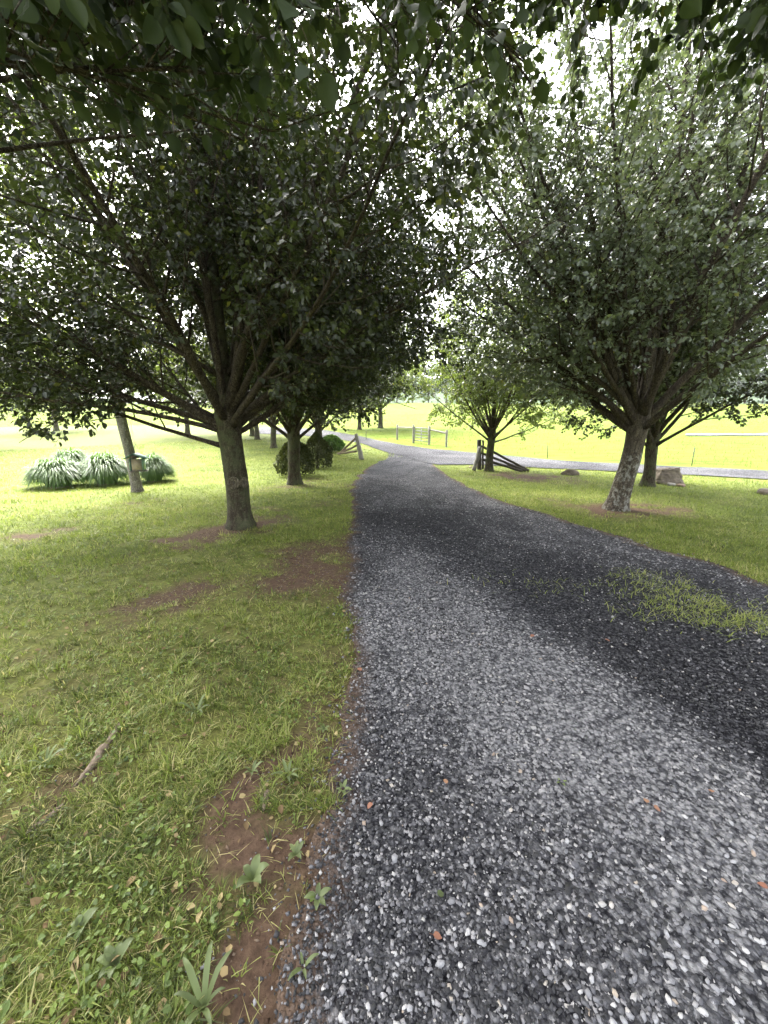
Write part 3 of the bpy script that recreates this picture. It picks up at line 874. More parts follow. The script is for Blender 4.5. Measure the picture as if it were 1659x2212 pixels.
tB = Tree(53, 1.25, .13, (.02, 0), limb_set(rg, 17, .95, 1.4, 24, 78, 3.7, 4.6, .03, .05, .10, 30), 18, 8, 46000, .076, lambda P: 1.15 + .15 * np.sin(P[:, 0] * 5) + .1 * np.sin(P[:, 1] * 7) + .05 * np.abs(P[:, 0]), None, 1.2, 16, 3.9)
oR3 = tB.build('pear_tree', 'light green young pear tree beside the right fence end', R3, GROUP_ROW, leafm='young_leaf')
# more of the wood on the left lawn and beyond
G_BACK = 'trees standing on the back lawn'
for (px, py, rz, sc, lab, g) in ((592, 968, .7, .95, 'lawn tree with a slanting trunk seen just left of the second pear', G_BACK), (556, 950, 2.9, 1.0, 'lawn tree with a straight grey trunk behind the nearest pear', G_BACK),
                                 (545, 942, 5.0, 1.05, 'farthest lawn tree half hidden behind the grey trunk', G_BACK)):
    c = copy_tree(oL2); c.location = at(px, py); c.rotation_euler.z = rz; c.scale = (sc,) * 3
    c['label'] = lab; c['group'] = g
    for ch in c.children:
        if ch.name.startswith('trunk'):
            pass
for (px, py, rz, sc, lab) in ((777, 928, 1.0, .9, 'thin meadow tree behind the left fence post'), (822, 925, 3.0, 1.15, 'pale trunked meadow tree standing right of the thin one')):
    c = copy_tree(oR3); c.location = at(px, py); c.rotation_euler.z = rz; c.scale = (sc * 1.5,) * 3
    c['label'] = lab; c['group'] = 'trees in the meadow'

for (x, y, rz, sc, lab) in ((-23.0, 21.0, .4, 1.25, 'bright leaved lawn tree glimpsed at the far left under the foliage'), (-15.0, 30.0, 2.4, 1.35, 'bright leaved tree beyond the fountain grass'), (-30.0, 36.0, 4.0, 1.5, 'hazy tree farthest out on the left lawn')):
    c = copy_tree(oR3); c.location = (x, y, float(terrain(x, y))); c.rotation_euler.z = rz; c.scale = (sc,) * 3
    c['label'] = lab; c['group'] = G_BACK

# pale barked tree with the bird feeder
BT = at(298, 1062)
limbsB = [(2.1, 20, 25, 2.2, .03, .1), (2.2, 200, 30, 2.6, .04, .2)] + limb_set(rg, 9, 2.2, 4.5, 35, 65, 2.8, 3.0, .04, .05, .3, 70)
tBT = Tree(61, 3.2, .11, (-.26, 0), limbsB, 12, 8, 24000, .085, lambda P: 2.0 + 0 * P[:, 0], None, 1.3, 18, 4.5, .3)
tBT.build('shade_tree', 'pale grey barked leaning tree beside the fountain grass clumps', BT, None, 'bark_pale', 'young_leaf')

# knots on the nearest left trunk
def knot(px, py, r):
    d = ray(px, py)
    # meet the trunk axis plane nearest the camera
    q = CAM + d * ((L1[1] - 0.165) / d[1]) - np.array(L1)
    ax = -.06 * q[2] / 1.62
    for _ in range(4):
        yy = -math.sqrt(max(.182 ** 2 - (q[0] - ax) ** 2, .01 ** 2))
        q = CAM + d * ((L1[1] + yy) / d[1]) - np.array(L1)
    ac = Acc()
    an = np.linspace(0, 2 * PI, 15)
    for k, (rr, w_) in enumerate(((r, .018), (r * .62, .012))):
        P = np.stack([np.cos(an) * rr * .95, -0.012 + 0 * an + .004 * k - np.abs(np.sin(an)) * 0.003, np.sin(an) * rr], 1)
        ac.tube(P, np.full(15, w_), 6, False)
    # bark plug
    ring = np.stack([np.cos(an[:-1]) * r * .9, np.full(14, -0.004), np.sin(an[:-1]) * r * .9], 1)
    ac.add(np.vstack([ring, [(0, -.010, 0)]]), None, np.array([(i, (i + 1) % 14, 14) for i in range(14)]))
    o = obj('knot', ac.mesh('knot', M['knot_bark'], True), oL1, q)
    o.rotation_euler.z = math.atan2(q[0] - ax, -q[1])
    sl_ = Acc(); sl_.tube(np.array([(-.003, -.016, -r * .45), (.004, -.019, 0), (0, -.016, r * .45)]), np.array((.006, .016, .006)), 6)
    obj('slit', sl_.mesh('slit', M['dark_wood'], True), o)
knot(505, 1043, .074)
knot(526, 1042, .062)

# distant wood at the top of the meadow
def far_tree(seed, h=15, wd=5.5, n=2600):
    rng = np.random.default_rng(seed)
    cl = []
    for i in range(26):
        z = h * (0.25 + 0.72 * rng.random())
        rad = wd * math.sin(PI * min(1, (z / h - .12) / .95)) ** .7
        a = rng.uniform(0, 6.28); rr = rad * math.sqrt(rng.random())
        cl.append((rr * math.cos(a), rr * math.sin(a), z, rng.uniform(.9, 1.9)))
    cl = np.array(cl)
    i = rng.integers(0, 26, n)
    u = unit(rng.normal(0, 1, (n, 3)))
    P = cl[i, :3] + u * (cl[i, 3] * rng.random(n) ** .4)[:, None] * np.array((1.1, 1.1, .8))
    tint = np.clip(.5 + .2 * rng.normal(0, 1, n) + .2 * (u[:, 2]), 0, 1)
    return leaf_mesh('crown', P, rng.normal(0, 1, (n, 3)) + (0, 0, -.3), u + rng.normal(0, .4, (n, 3)) + (0, 0, .5), rng.uniform(.45, .95, n), tint, M['far_leaf'])
FT = []
for s in range(3):
    ac = Acc()
    ac.tube([(0, 0, -.3), (.1, 0, 3), (0, .1, 7), (.1, .1, 11)], [.32, .25, .17, .05], 8)
    FT.append((far_tree(70 + s), ac.mesh('trunk', M['bark_far'], True)))
rng = np.random.default_rng(9)
FX = np.concatenate([np.linspace(-160, 175, 48)])
for i, x in enumerate(FX):
    x = float(x + rng.uniform(-2, 2)); y = float(150 + rng.uniform(-6, 8) + 8 * math.sin(x * .05))
    t = thing('far_tree', 'hazy green tree in the wood edge along the top of the meadow', 'tree', (x, y, float(terrain(x, y))), 'trees of the far wood edge', rng.uniform(0, 6))
    s = rng.uniform(.75, 1.25); t.scale = (s * rng.uniform(.9, 1.3), s * 1.1, s * .95)
    cm, tm = FT[i % 3]
    obj('crown', cm, t); obj('trunk', tm, t)

# ------------------------------------------------------------------ grass and ground cover
def blades(name, P, h, wd, lean, az, tint, m, simple=False):
    k = len(P)
    ca, sa = np.cos(az), np.sin(az)
    side = np.stack([-sa, ca, 0 * ca], 1); fwd = np.stack([ca, sa, 0 * ca], 1)
    up = np.array((0, 0, 1.0))
    def pt(t, s): return P + fwd * (lean * t * t)[:, None] + up * (h * (t - .25 * t * t * np.clip(lean / h, 0, 1.5)))[:, None] + side * (s * wd)[:, None]
    o = np.ones(k)
    if simple:
        V = np.stack([pt(0 * o, -.5 * o), pt(0 * o, .5 * o), pt(o, 0 * o)], 1).reshape(-1, 3)
        return np_mesh(name, V, np.arange(k * 3).reshape(-1, 3), m, np.repeat(tint, 3))
    V = np.stack([pt(0 * o, -.5 * o), pt(0 * o, .5 * o), pt(.55 * o, .42 * o), pt(.55 * o, -.42 * o), pt(o, 0 * o)], 1).reshape(-1, 3)
    b = np.arange(k)[:, None] * 5
    return np_mesh(name, V, [(b + np.array([[0, 1, 2, 3]])), (b + np.array([[3, 2, 4]]))], m, np.repeat(tint, 5))

def lawn_points(n, r0, r1, p, rng, amax=60):
    r = (r0 ** (1 - p) + rng.random(n) * (r1 ** (1 - p) - r0 ** (1 - p))) ** (1 / (1 - p))
    a = np.radians(rng.uniform(-amax, amax, n))
    return r * np.sin(a), r * np.cos(a)

rng = np.random.default_rng(101)
def lawn_ok(x, y, rng, k=1.0):
    d = dirt(x, y)
    ok = ~on_drive(x, y, -0.03)
    ok &= ~inside(np.stack([x, y], 1), ROAD_POLY)
    return ok & (rng.random(len(x)) > d * k)
# close blades, in tufts
def tufts(n, r0, r1, p, per, rng, amax=60):
    x, y = lawn_points(n, r0, r1, p, rng, amax)
    ok = lawn_ok(x, y, rng, .97)
    den = vnoise(x, y, 5.5, 61) * .6 + vnoise(x, y, 16, 62) * .6
    ok &= rng.random(n) < np.clip(den * 1.3 - .08, .12, 1)
    x, y, den = x[ok], y[ok], den[ok]
    c = rng.integers(max(2, per // 2), per + per // 2, len(x))
    i = np.repeat(np.arange(len(x)), c)
    return x, y, den, i
x0, y0, den, i = tufts(70000, .45, 9.0, .5, 9, rng)
k = len(i); q = len(x0)
kind = rng.random(q)
rad = np.abs(rng.normal(0, .013, k)) * (1 + .12 * np.hypot(x0, y0)[i])
az = rng.uniform(0, 6.28, k)
x, y = x0[i] + np.cos(az) * rad, y0[i] + np.sin(az) * rad
r = np.hypot(x, y)
th = rng.uniform(.013, .044, q) * (.7 + .7 * den); th = np.where(kind < .05, th * 1.9, th)
h = th[i] * rng.uniform(.55, 1.15, k)
wd = np.where(kind < .05, .0052, rng.uniform(.0018, .0042, q))[i] * (1 + .07 * r)
tq = np.clip(.44 + .5 * (vnoise(x0, y0, 2.2, 63) - .5) + rng.normal(0, .22, q), 0, .86)
tint = np.clip(tq[i] + rng.normal(0, .08, k), 0, .88)
tint = np.where(rng.random(k) < .14, rng.uniform(.88, 1, k), tint)
P = np.stack([x, y, terrain(x, y) - .002], 1)
ln_, da = h * rng.uniform(.3, 1.7, k), az + rng.normal(0, .5, k)
for k_sel, simple_ in ((r < 3.4, False), (r >= 3.4, True)):
    tag(obj('lawn_grass', blades('lawn_grass', P[k_sel], h[k_sel], wd[k_sel] * (1.35 if simple_ else 1), ln_[k_sel], da[k_sel], tint[k_sel], M['grass'], simple_)), 'short patchy grass of the lawn', kind='stuff')
print('near blades', k)
# clover and other small round leaves
x, y = lawn_points(110000, .45, 7.5, .8, rng)
ok = lawn_ok(x, y, rng, 1.1) & (rng.random(len(x)) < .34 * np.clip(2.8 * (vnoise(x, y, 2.6, 71) * .55 + vnoise(x, y, 7, 72) * .6 - .42), 0.06, 1) * np.clip(.55 + .1 * np.hypot(x, y), .5, 1.2)) & (x < 0.2)
x, y = x[ok], y[ok]; k = len(x)
P = np.stack([x, y, terrain(x, y) + rng.uniform(.006, .032, k)], 1)
D = np.stack([rng.normal(0, 1, k), rng.normal(0, 1, k), rng.uniform(-.2, .6, k)], 1)
tag(obj('clover', leaf_mesh('clover', P, D, np.array((0, 0, 1.)) + rng.normal(0, .3, (k, 3)), rng.uniform(.009, .024, k) * (1 + .05 * np.hypot(x, y)), np.clip(rng.normal(.5, .25, k), 0, 1), M['clover'])), 'low clover and small round leaves among the grass', kind='stuff')
print('clover', k)
# bits of dead leaf in the grass
x, y = lawn_points(2600, .5, 8, .7, rng)
ok = lawn_ok(x, y, rng, .5); x, y = x[ok], y[ok]; k = len(x)
m, n = mat('dead_leaf')
finish(n, ramp(n, N(n, 'ShaderNodeAttribute', attribute_name='tint').outputs['Fac'], [(0, (0.07, 0.045, 0.025)), (0.6, (0.17, 0.12, 0.06)), (1, (0.32, 0.26, 0.13))]), 0.85, 0.1)
D = np.stack([rng.normal(0, 1, k), rng.normal(0, 1, k), rng.normal(0, .25, k)], 1)
tag(obj('leaf_litter', leaf_mesh('leaf_litter', np.stack([x, y, terrain(x, y) + rng.uniform(.004, .022, k)], 1), D, np.array((0, 0, 1.)) + rng.normal(0, .45, (k, 3)), rng.uniform(.012, .036, k), rng.random(k), m)), 'scraps of dead leaf scattered in the grass', kind='stuff')
# middle distance tufts
x, y = lawn_points(260000, 5, 28, .7, rng, 55)
ok = lawn_ok(x, y, rng, 1.1)
x, y = x[ok], y[ok]
my = np.interp(x, mid_road[o_, 0], mid_road[o_, 1]); ok = y < my
x, y = x[ok], y[ok]; k = len(x); r = np.hypot(x, y)
h = rng.uniform(.02, .055, k) * (1 + .03 * r) * (.45 + 1.2 * vnoise(x, y, 3.5, 66))
tint = np.clip(.5 + .5 * (vnoise(x, y, 1, 64) - .5) + .4 * (vnoise(x, y, 4, 65) - .5) + rng.normal(0, .17, k), 0, .95)
tag(obj('lawn_grass', blades('lawn_grass', np.stack([x, y, terrain(x, y) - .002], 1), h, rng.uniform(.004, .008, k) * (1 + .06 * r), h * rng.uniform(.2, 1.2, k), rng.uniform(0, 6.28, k), tint, M['grass'], True)), 'mown grass farther along the lawn', kind='stuff')
# meadow grass
x = rng.uniform(-70, 80, 90000); y = 12 + 68 * rng.random(90000) ** 1.5
ok = (y > np.interp(x, mid_road[o_, 0], mid_road[o_, 1], left=mid_road[0, 1] + 8)) & ~inside(np.stack([x, y], 1), ROAD_POLY) & (np.abs(x) < y * 1.15 + 4)
x, y = x[ok], y[ok]; k = len(x)
h = rng.uniform(.06, .20, k) * (.5 + vnoise(x, y, .35, 81))
edge_d = np.abs(y - np.interp(x, mid_road[o_, 0], mid_road[o_, 1]))
h = np.where(edge_d < 3.5, h * .4, h)
tint = np.clip(.45 + .5 * (vnoise(x * .4, y, .5, 82) - .5) + rng.normal(0, .15, k), 0, 1)
tag(obj('meadow_grass', blades('meadow_grass', np.stack([x, y, terrain(x, y) - .01], 1), h, rng.uniform(.012, .03, k), h * rng.uniform(.2, .9, k), rng.uniform(0, 6.28, k), tint, M['meadow_grass'], True)), 'tall sunlit meadow grass behind the farm road', kind='stuff')

# weeds growing through the gravel
W = blobs([(1420, 1270, .25, .6), (1480, 1290, .25, 1), (1540, 1320, .25, 1), (1600, 1345, .2, 1), (1650, 1365, .2, .8), (1460, 1330, .2, .8), (1380, 1245, .2, .5), (1110, 1258, .2, .12), (1180, 1275, .2, .1)])
xs, ys_ = [], []
for (bx, by, r_, a_) in W:
    kk = int(300 * a_)
    cx, cy = bx + rng.normal(0, r_ * .95, 26), by + rng.normal(0, r_ * .5, 26)
    i = rng.integers(0, 26, kk)
    jj = np.where(rng.random(kk) < .35, .12, .02)
    xs.append(cx[i] + rng.normal(0, 1, kk) * jj * 1.6); ys_.append(cy[i] + rng.normal(0, 1, kk) * jj)
x, y = np.concatenate(xs), np.concatenate(ys_); k = len(x)
h = rng.uniform(.025, .075, k)
tag(obj('gravel_weeds', blades('gravel_weeds', np.stack([x, y, terrain(x, y) + .008], 1), h, rng.uniform(.003, .006, k), h * rng.uniform(.6, 2, k), rng.uniform(0, 6.28, k), np.clip(rng.normal(.70, .13, k), 0, .86), M['grass'])), 'bright green grassy weeds sprouting through the gravel', kind='stuff')

# ------------------------------------------------------------------ gravel stones
def ico():
    t = (1 + 5 ** .5) / 2
    V = unit(np.array([(-1, t, 0), (1, t, 0), (-1, -t, 0), (1, -t, 0), (0, -1, t), (0, 1, t), (0, -1, -t), (0, 1, -t), (t, 0, -1), (t, 0, 1), (-t, 0, -1), (-t, 0, 1)], float))
    Fc = np.array([(0, 11, 5), (0, 5, 1), (0, 1, 7), (0, 7, 10), (0, 10, 11), (1, 5, 9), (5, 11, 4), (11, 10, 2), (10, 7, 6), (7, 1, 8), (3, 9, 4), (3, 4, 2), (3, 2, 6), (3, 6, 8), (3, 8, 9), (4, 9, 5), (2, 4, 11), (6, 2, 10), (8, 6, 7), (9, 8, 1)])
    return V, Fc
ICO, ICO_F = ico()
CUB = unit(np.array([(a, b, c) for a in (-1, 1) for b in (-1, 1) for c in (-1, 1)], float)) * 1.1
CUB_F = np.array([(0, 1, 3), (0, 3, 2), (4, 6, 7), (4, 7, 5), (0, 4, 5), (0, 5, 1), (2, 3, 7), (2, 7, 6), (0, 2, 6), (0, 6, 4), (1, 5, 7), (1, 7, 3)])
OCT = np.array([(1, 0, 0), (-1, 0, 0), (0, 1, 0), (0, -1, 0), (0, 0, 1), (0, 0, -1.)])
OCT_F = np.array([(0, 2, 4), (2, 1, 4), (1, 3, 4), (3, 0, 4), (2, 0, 5), (1, 2, 5), (3, 1, 5), (0, 3, 5)])

def stone_geo(rng, P, size, base, Fc, jitter=.44):
    k, q = len(P), len(base)
    V = base[None] * (1 + rng.uniform(-jitter, jitter, (k, q, 1)))
    V = V * np.stack([rng.uniform(.7, 1.35, k), rng.uniform(.6, 1.0, k), rng.uniform(.38, .75, k)], 1)[:, None, :]
    a, b = rng.uniform(0, 6.28, k), rng.normal(0, .3, k)
    ca, sa, cb, sb = np.cos(a), np.sin(a), np.cos(b), np.sin(b)
    x, y, z = V[..., 0], V[..., 1], V[..., 2]
    y, z = y * cb[:, None] - z * sb[:, None], y * sb[:, None] + z * cb[:, None]
    x, y = x * ca[:, None] - y * sa[:, None], x * sa[:, None] + y * ca[:, None]
    V = np.stack([x, y, z], -1) * size[:, None, None] + P[:, None, :]
    return V.reshape(-1, 3), (np.arange(k)[:, None, None] * q + Fc[None]).reshape(-1, 3)

def gravel_points(n, r0, r1, p, rng, spread=.02):
    x, y = lawn_points(n, r0, r1, p, rng, 56)
    e = rng.exponential(spread, n) * 3.0
    ok = on_drive(x, y, 0.0) | (on_drive(x, y, e) & (rng.random(n) < .5))
    ok &= (rng.random(n) > .65 * np.clip(1 - (x - drive_left(y)) / .12, 0, 1))
    return x[ok], y[ok]
rng = np.random.default_rng(202)
GVs, GFs, GT, off = [], [], [], 0
BIG = []
for (n_, r0, r1, p, s0, s1, base, Fc) in ((46000, .5, 2.8, .6, .0032, .0102, CUB, CUB_F), (3000, .5, 2.6, .6, .006, .0125, CUB, CUB_F), (34000, 2.5, 5.2, .3, .006, .0125, CUB, CUB_F), (26000, 5.0, 12, .2, .009, .018, OCT, OCT_F)):
    x, y = gravel_points(n_, r0, r1, p, rng)
    k = len(x)
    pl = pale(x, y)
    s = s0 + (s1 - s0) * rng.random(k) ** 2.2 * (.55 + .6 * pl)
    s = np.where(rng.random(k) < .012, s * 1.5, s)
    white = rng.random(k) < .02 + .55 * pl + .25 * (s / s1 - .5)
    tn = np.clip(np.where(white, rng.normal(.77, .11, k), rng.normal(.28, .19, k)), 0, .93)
    tn = np.where(rng.random(k) < .012, rng.uniform(.95, 1, k), tn)
    P = np.stack([x, y, terrain(x, y) + .012 + s * .18], 1)
    if r0 < 1 and not BIG:
        px_, py_, dp = project(P)
        vis = (px_ > 0) & (px_ < 1659) & (py_ < 2230) & (dp > .2)
        sc = np.where(vis, s * (.6 + tn) / dp, 0)
        b = np.argsort(-sc)[:300]
        BIG = [(P[i].copy(), s[i]) for i in b]
        kp = np.ones(k, bool); kp[b] = False
        P, s, tn = P[kp], s[kp], tn[kp]
    V, Fa = stone_geo(rng, P, s, base, Fc)
    GVs.append(V); GFs.append(Fa + off); GT.append(np.repeat(tn, len(base))); off += len(V)
    print('stones', len(P))
# loose pebbles on the bare earth at the edge
x = rng.uniform(-2.2, 0, 9000); y = rng.uniform(.5, 6.5, 9000)
d = dirt(x, y); ok = (~on_drive(x, y)) & (rng.random(9000) < d * .5) & (d > .35); x, y = x[ok], y[ok]; k = len(x)
s = rng.uniform(.002, .0075, k)
V, Fa = stone_geo(rng, np.stack([x, y, terrain(x, y) + s * .2], 1), s, OCT, OCT_F)
GVs.append(V); GFs.append(Fa + off); GT.append(np.repeat(np.clip(rng.normal(.55, .2, k), 0, .97), 6)); off += len(V)
tag(obj('gravel', np_mesh('gravel', np.vstack(GVs), np.vstack(GFs), M['gravel_stone'], np.concatenate(GT)), driveway), kind='stuff')
STN = []
for s in range(8):
    V, Fa = stone_geo(np.random.default_rng(300 + s), np.zeros((1, 3)), np.ones(1), ICO, ICO_F, .26)
    STN.append(np_mesh('stone', V, Fa, M['single_stone']))
for i, (p, s) in enumerate(BIG):
    o = obj('stone', STN[i % 8], driveway, p)
    o.scale = (s * 1.05,) * 3; o.rotation_euler = (random.uniform(-.3, .3), random.uniform(-.3, .3), random.uniform(0, 6.28))

# crumbs of earth and dead grass on the bare patches
x = np.concatenate([rng.uniform(-2.6, .1, 40000), rng.uniform(-5, 7, 20000)]); y = np.concatenate([rng.uniform(.4, 5.5, 40000), rng.uniform(4, 13, 20000)])
d = dirt(x, y); ok = (~on_drive(x, y, -.05)) & (d > .3) & (rng.random(len(x)) < d * .55); x, y = x[ok], y[ok]; k = len(x)
s = rng.uniform(.0025, .011, k) * np.where(y > 4, 1.5, 1) * rng.random(k) ** .5
V, Fa = stone_geo(rng, np.stack([x, y, terrain(x, y) + s * .1], 1), s, OCT, OCT_F, .3)
m, n = mat('earth_crumb')
finish(n, ramp(n, N(n, 'ShaderNodeAttribute', attribute_name='tint').outputs['Fac'], [(0, (0.035, 0.022, 0.015)), (0.7, (0.11, 0.072, 0.05)), (1, (0.2, 0.15, 0.11))]), 0.95, 0.05)
tag(obj('earth_crumbs', np_mesh('earth_crumbs', V, Fa, m, np.repeat(np.clip(rng.normal(.5, .25, k), 0, 1), 6)), ground), kind='stuff')
i = rng.random(k) < .35; x, y = x[i], y[i]; k = len(x)
tag(obj('dead_grass', blades('dead_grass', np.stack([x, y, terrain(x, y) + .003], 1), rng.uniform(.002, .02, k), rng.uniform(.0016, .003, k), rng.uniform(.02, .075, k), rng.uniform(0, 6.28, k), rng.uniform(.8, 1, k), M['grass'])), 'dry straw and thin blades lying on the bare earth', kind='stuff')

# ------------------------------------------------------------------ fountain grass clumps
def fountain(seed, n=4200, hh=1.0, rad=.56):
    rng = np.random.default_rng(seed)
    az = rng.uniform(0, 6.28, n); base = rng.random(n) ** .5 * .22
    out = rng.uniform(.12, 1.0, n) ** .8 * rad
    P0 = np.stack([np.cos(az) * base, np.sin(az) * base, 0 * az], 1)
    fwd = np.stack([np.cos(az + rng.normal(0, .25, n)), np.sin(az + rng.normal(0, .25, n)), 0 * az], 1)
    side = np.stack([-fwd[:, 1], fwd[:, 0], 0 * az], 1)
    H = hh * rng.uniform(.75, 1.1, n) * (1 - .25 * (out / rad))
    drop = H * rng.uniform(.35, .95, n) * (out / rad)
    rows = []
    for t, w_ in ((0, .6), (.3, 1), (.55, .9), (.78, .7), (1, .05)):
        c = P0 + fwd * (out * t ** 1.5)[:, None] * 1.0 + np.array((0, 0, 1.)) * (H * math.sin(t * PI * .5) * 1.0 - drop * t ** 3 * 1.3)[:, None]
        c[:, 2] = np.maximum(c[:, 2], .02)
        wdt = .011 * w_
        rows += [c - side * wdt, c + side * wdt]
    V = np.stack(rows, 1).reshape(-1, 3)
    b = np.arange(n)[:, None] * 10
    Q = np.concatenate([b + np.array([[2 * i, 2 * i + 1, 2 * i + 3, 2 * i + 2]]) for i in range(4)])
    return np_mesh('blades', V, Q, M['fountain_grass'], np.repeat(np.clip(rng.normal(.5, .22, n), 0, 1), 10))
FG = [fountain(5), fountain(6)]
for i, (px, py, s, lab) in enumerate(((128, 1052, 1.0, 'leftmost round clump of arching fountain grass'), (160, 1030, 1.05, 'fountain grass clump peeping up behind the leftmost clump'),
                                      (232, 1046, 1.02, 'fountain grass clump left of the pale tree trunk'), (334, 1040, .98, 'fountain grass clump to the right of the bird feeder'))):
    t = thing('fountain_grass', lab, 'ornamental grass', at(px, py), 'fountain grass clumps on the lawn', i * 1.3)
    t.scale = (s * (1.12, .9, 1.08, .86)[i], s * (1.0, 1.1, .95, .9)[i], s * (.86, .92, .95, .9)[i])
    obj('blades', FG[i % 2], t)
    ac = Acc(); an = np.linspace(0, 2 * PI, 9)[:-1]
    ac.tube([(0, 0, -.02), (0, 0, .06), (0, 0, .12)], [.25, .22, .1], 9)
    obj('crown_base', ac.mesh('crown_base', M['brown_wood'], True), t)

# ------------------------------------------------------------------ clipped evergreens
def evergreen(seed, r, h, n, m, spike=.07, top=.55, ls=.05):
    rng = np.random.default_rng(seed)
    t = rng.random(n) ** .8
    a = rng.uniform(0, 6.28, n)
    prof = np.where(t < .25, .86 + .56 * t, 1.0 * (1 - ((t - .25) / .75) ** 2) ** top)
    lump = 1 + .15 * np.sin(a * 5 + t * 9 + seed) + .07 * np.sin(a * 11 - t * 14)
    rr = r * prof * lump * (1 - .35 * rng.random(n) ** 3)
    P = np.stack([np.cos(a) * rr, np.sin(a) * rr, .05 + t * h], 1)
    out = np.stack([np.cos(a), np.sin(a), .6 + 0 * a], 1)
    return leaf_mesh('foliage', P, out + rng.normal(0, .5, (n, 3)), rng.normal(0, 1, (n, 3)) + (0, 0, .5), ls * rng.uniform(.6, 1.3, n), np.clip(rng.normal(.45, .25, n), 0, 1), m)
def shrub(name, label, cat, loc, me, h, bark='bark_branch'):
    t = thing(name, label, cat, loc)
    obj('foliage', me, t)
    ac = Acc(); ac.tube([(0, 0, -.05), (.01, 0, .2), (0, .01, h * .7)], [.06, .05, .015], 8)
    obj('stem', ac.mesh('stem', M[bark], True), t)
    return t
p = at(634, 1032)
shrub('evergreen_shrub', 'squat dark evergreen right behind the second pear trunk', 'shrub', (p[0], p[1] + .35, p[2]), evergreen(1, .52, 1.05, 9000, M['evergreen'], top=.7), 1.0)
p = at(686, 1012)
shrub('evergreen_shrub', 'cone shaped evergreen right of the second pear trunk', 'shrub', p, evergreen(2, .50, 1.25, 9000, M['evergreen'], top=1.15), 1.2)
p = at(716, 977)
shrub('juniper_bush', 'low bright green bush beside the white standing stone', 'shrub', (p[0], p[1], p[2]), evergreen(3, .55, .75, 3500, M['bush_leaf'], ls=.1), .7)

# ------------------------------------------------------------------ rocks
def rock(name, label, loc, sx, sy, sz, seed, m, group=None, flat_top=.0, sub=4, taper=.0, rz=0., block=0):
    V, Fc = ICO.copy(), ICO_F.copy()
    for _ in range(sub - 1):
        e, nv, nf = {}, [tuple(v) for v in V], []
        def midp(a, b):
            kk = (min(a, b), max(a, b))
            if kk not in e:
                q = unit((np.array(nv[a]) + np.array(nv[b])) / 2); nv.append(tuple(q)); e[kk] = len(nv) - 1
            return e[kk]
        for a, b, c in Fc:
            ab, bc, ca = midp(a, b), midp(b, c), midp(c, a)
            nf += [(a, ab, ca), (b, bc, ab), (c, ca, bc), (ab, bc, ca)]
        V, Fc = np.array(nv), np.array(nf)
    rng = np.random.default_rng(seed)
    # cut the ball with random planes so that it has faces and edges
    for i in range(16):
        nrm = unit(rng.normal(0, 1, 3)); dd = rng.uniform(.62, .9)
        if i < 3 and flat_top: nrm = unit(np.array((rng.normal(0, .12), rng.normal(0, .12), 1))); dd = flat_top
        if block and 3 <= i < 9: nrm = unit(np.array([(1, .1, .12), (-1, .15, .3), (.1, -1, .18), (0, 1, .2), (.75, -.8, .2), (-.5, -.9, .35)][i - 3])); dd = [.60, .62, .58, .6, .68, .66][i - 3]
        dist = V @ nrm - dd
        V = np.where(dist[:, None] > 0, V - nrm[None] * dist[:, None] * .92, V)
    for i in range(len(V)):
        q = Vector(V[i]) * 2.1 + Vector((seed, 0, 0))
        V[i] *= 1 + (1 + 1.2 * block) * (.06 * noise.noise(q) + .035 * noise.noise(q * 3.1) + .015 * noise.noise(q * 8)) + block * .03 * math.sin(V[i][2] * 13 + 2 * noise.noise(q))
    V[:, :2] *= (1 - taper * np.clip(V[:, 2:3], -.5, 1))
    V = V * np.array((sx, sy, sz))
    V[:, 2] += sz * .55
    o = obj(name, np_mesh(name, V, Fc, m, None, False), None, loc)
    o.rotation_euler.z = rz
    for pl_ in o.data.polygons: pl_.use_smooth = True
    return tag(o, label, 'rock', group)
p = at(1452, 1046)
rock('boulder', 'big blocky brown boulder on the grass right of the slim pear', (p[0], p[1] + .25, p[2] - .03), .49, .40, .37, 4, M['brown_rock'], None, .60, 5, .12, .1, 1)
p = at(1442, 1048); rock('rock', 'small pale rounded rock at the foot of the big boulder', (p[0], p[1] - .12, p[2] - .02), .115, .09, .075, 8, M['pale_rock'], None, 0, 3)
p = at(1462, 1049); rock('rock', 'small pinkish flat rock right of the pale one under the boulder', (p[0], p[1] - .14, p[2] - .02), .13, .09, .06, 9, M['pink_rock'], None, 0, 3)
p = at(1660, 1068); rock('boulder', 'low dark boulder cut off by the right edge of the picture', (p[0] + .12, p[1], p[2] - .05), .32, .24, .15, 12, M['brown_rock'], None, .6, 4)
p = at(1233, 1026); rock('rock', 'flat grey tan rock beside the farm road', (p[0], p[1], p[2] - .03), .30, .22, .15, 15, M['pale_rock'] if 0 else M['brown_rock'], None, 0, 4)
p = at(706, 976); rock('standing_stone', 'upright whitish stone between the cone evergreen and the low bush', (p[0] - .05, p[1] - .15, p[2] - .05), .20, .17, .42, 17, M['pale_rock'], None, 0, 4)
rng = np.random.default_rng(55)
for (px, py, s, lab) in ((1034, 1013, .07, 'reddish stone at the foot of the right fence end'), (1027, 1010, .06, 'small reddish stone left of the right fence end')):
    p = at(px - 10, py); rock('rock', lab, (p[0], p[1], p[2] - .02), s * 1.3, s, s * .8, int(px), M['pink_rock'], None, 0, 3)

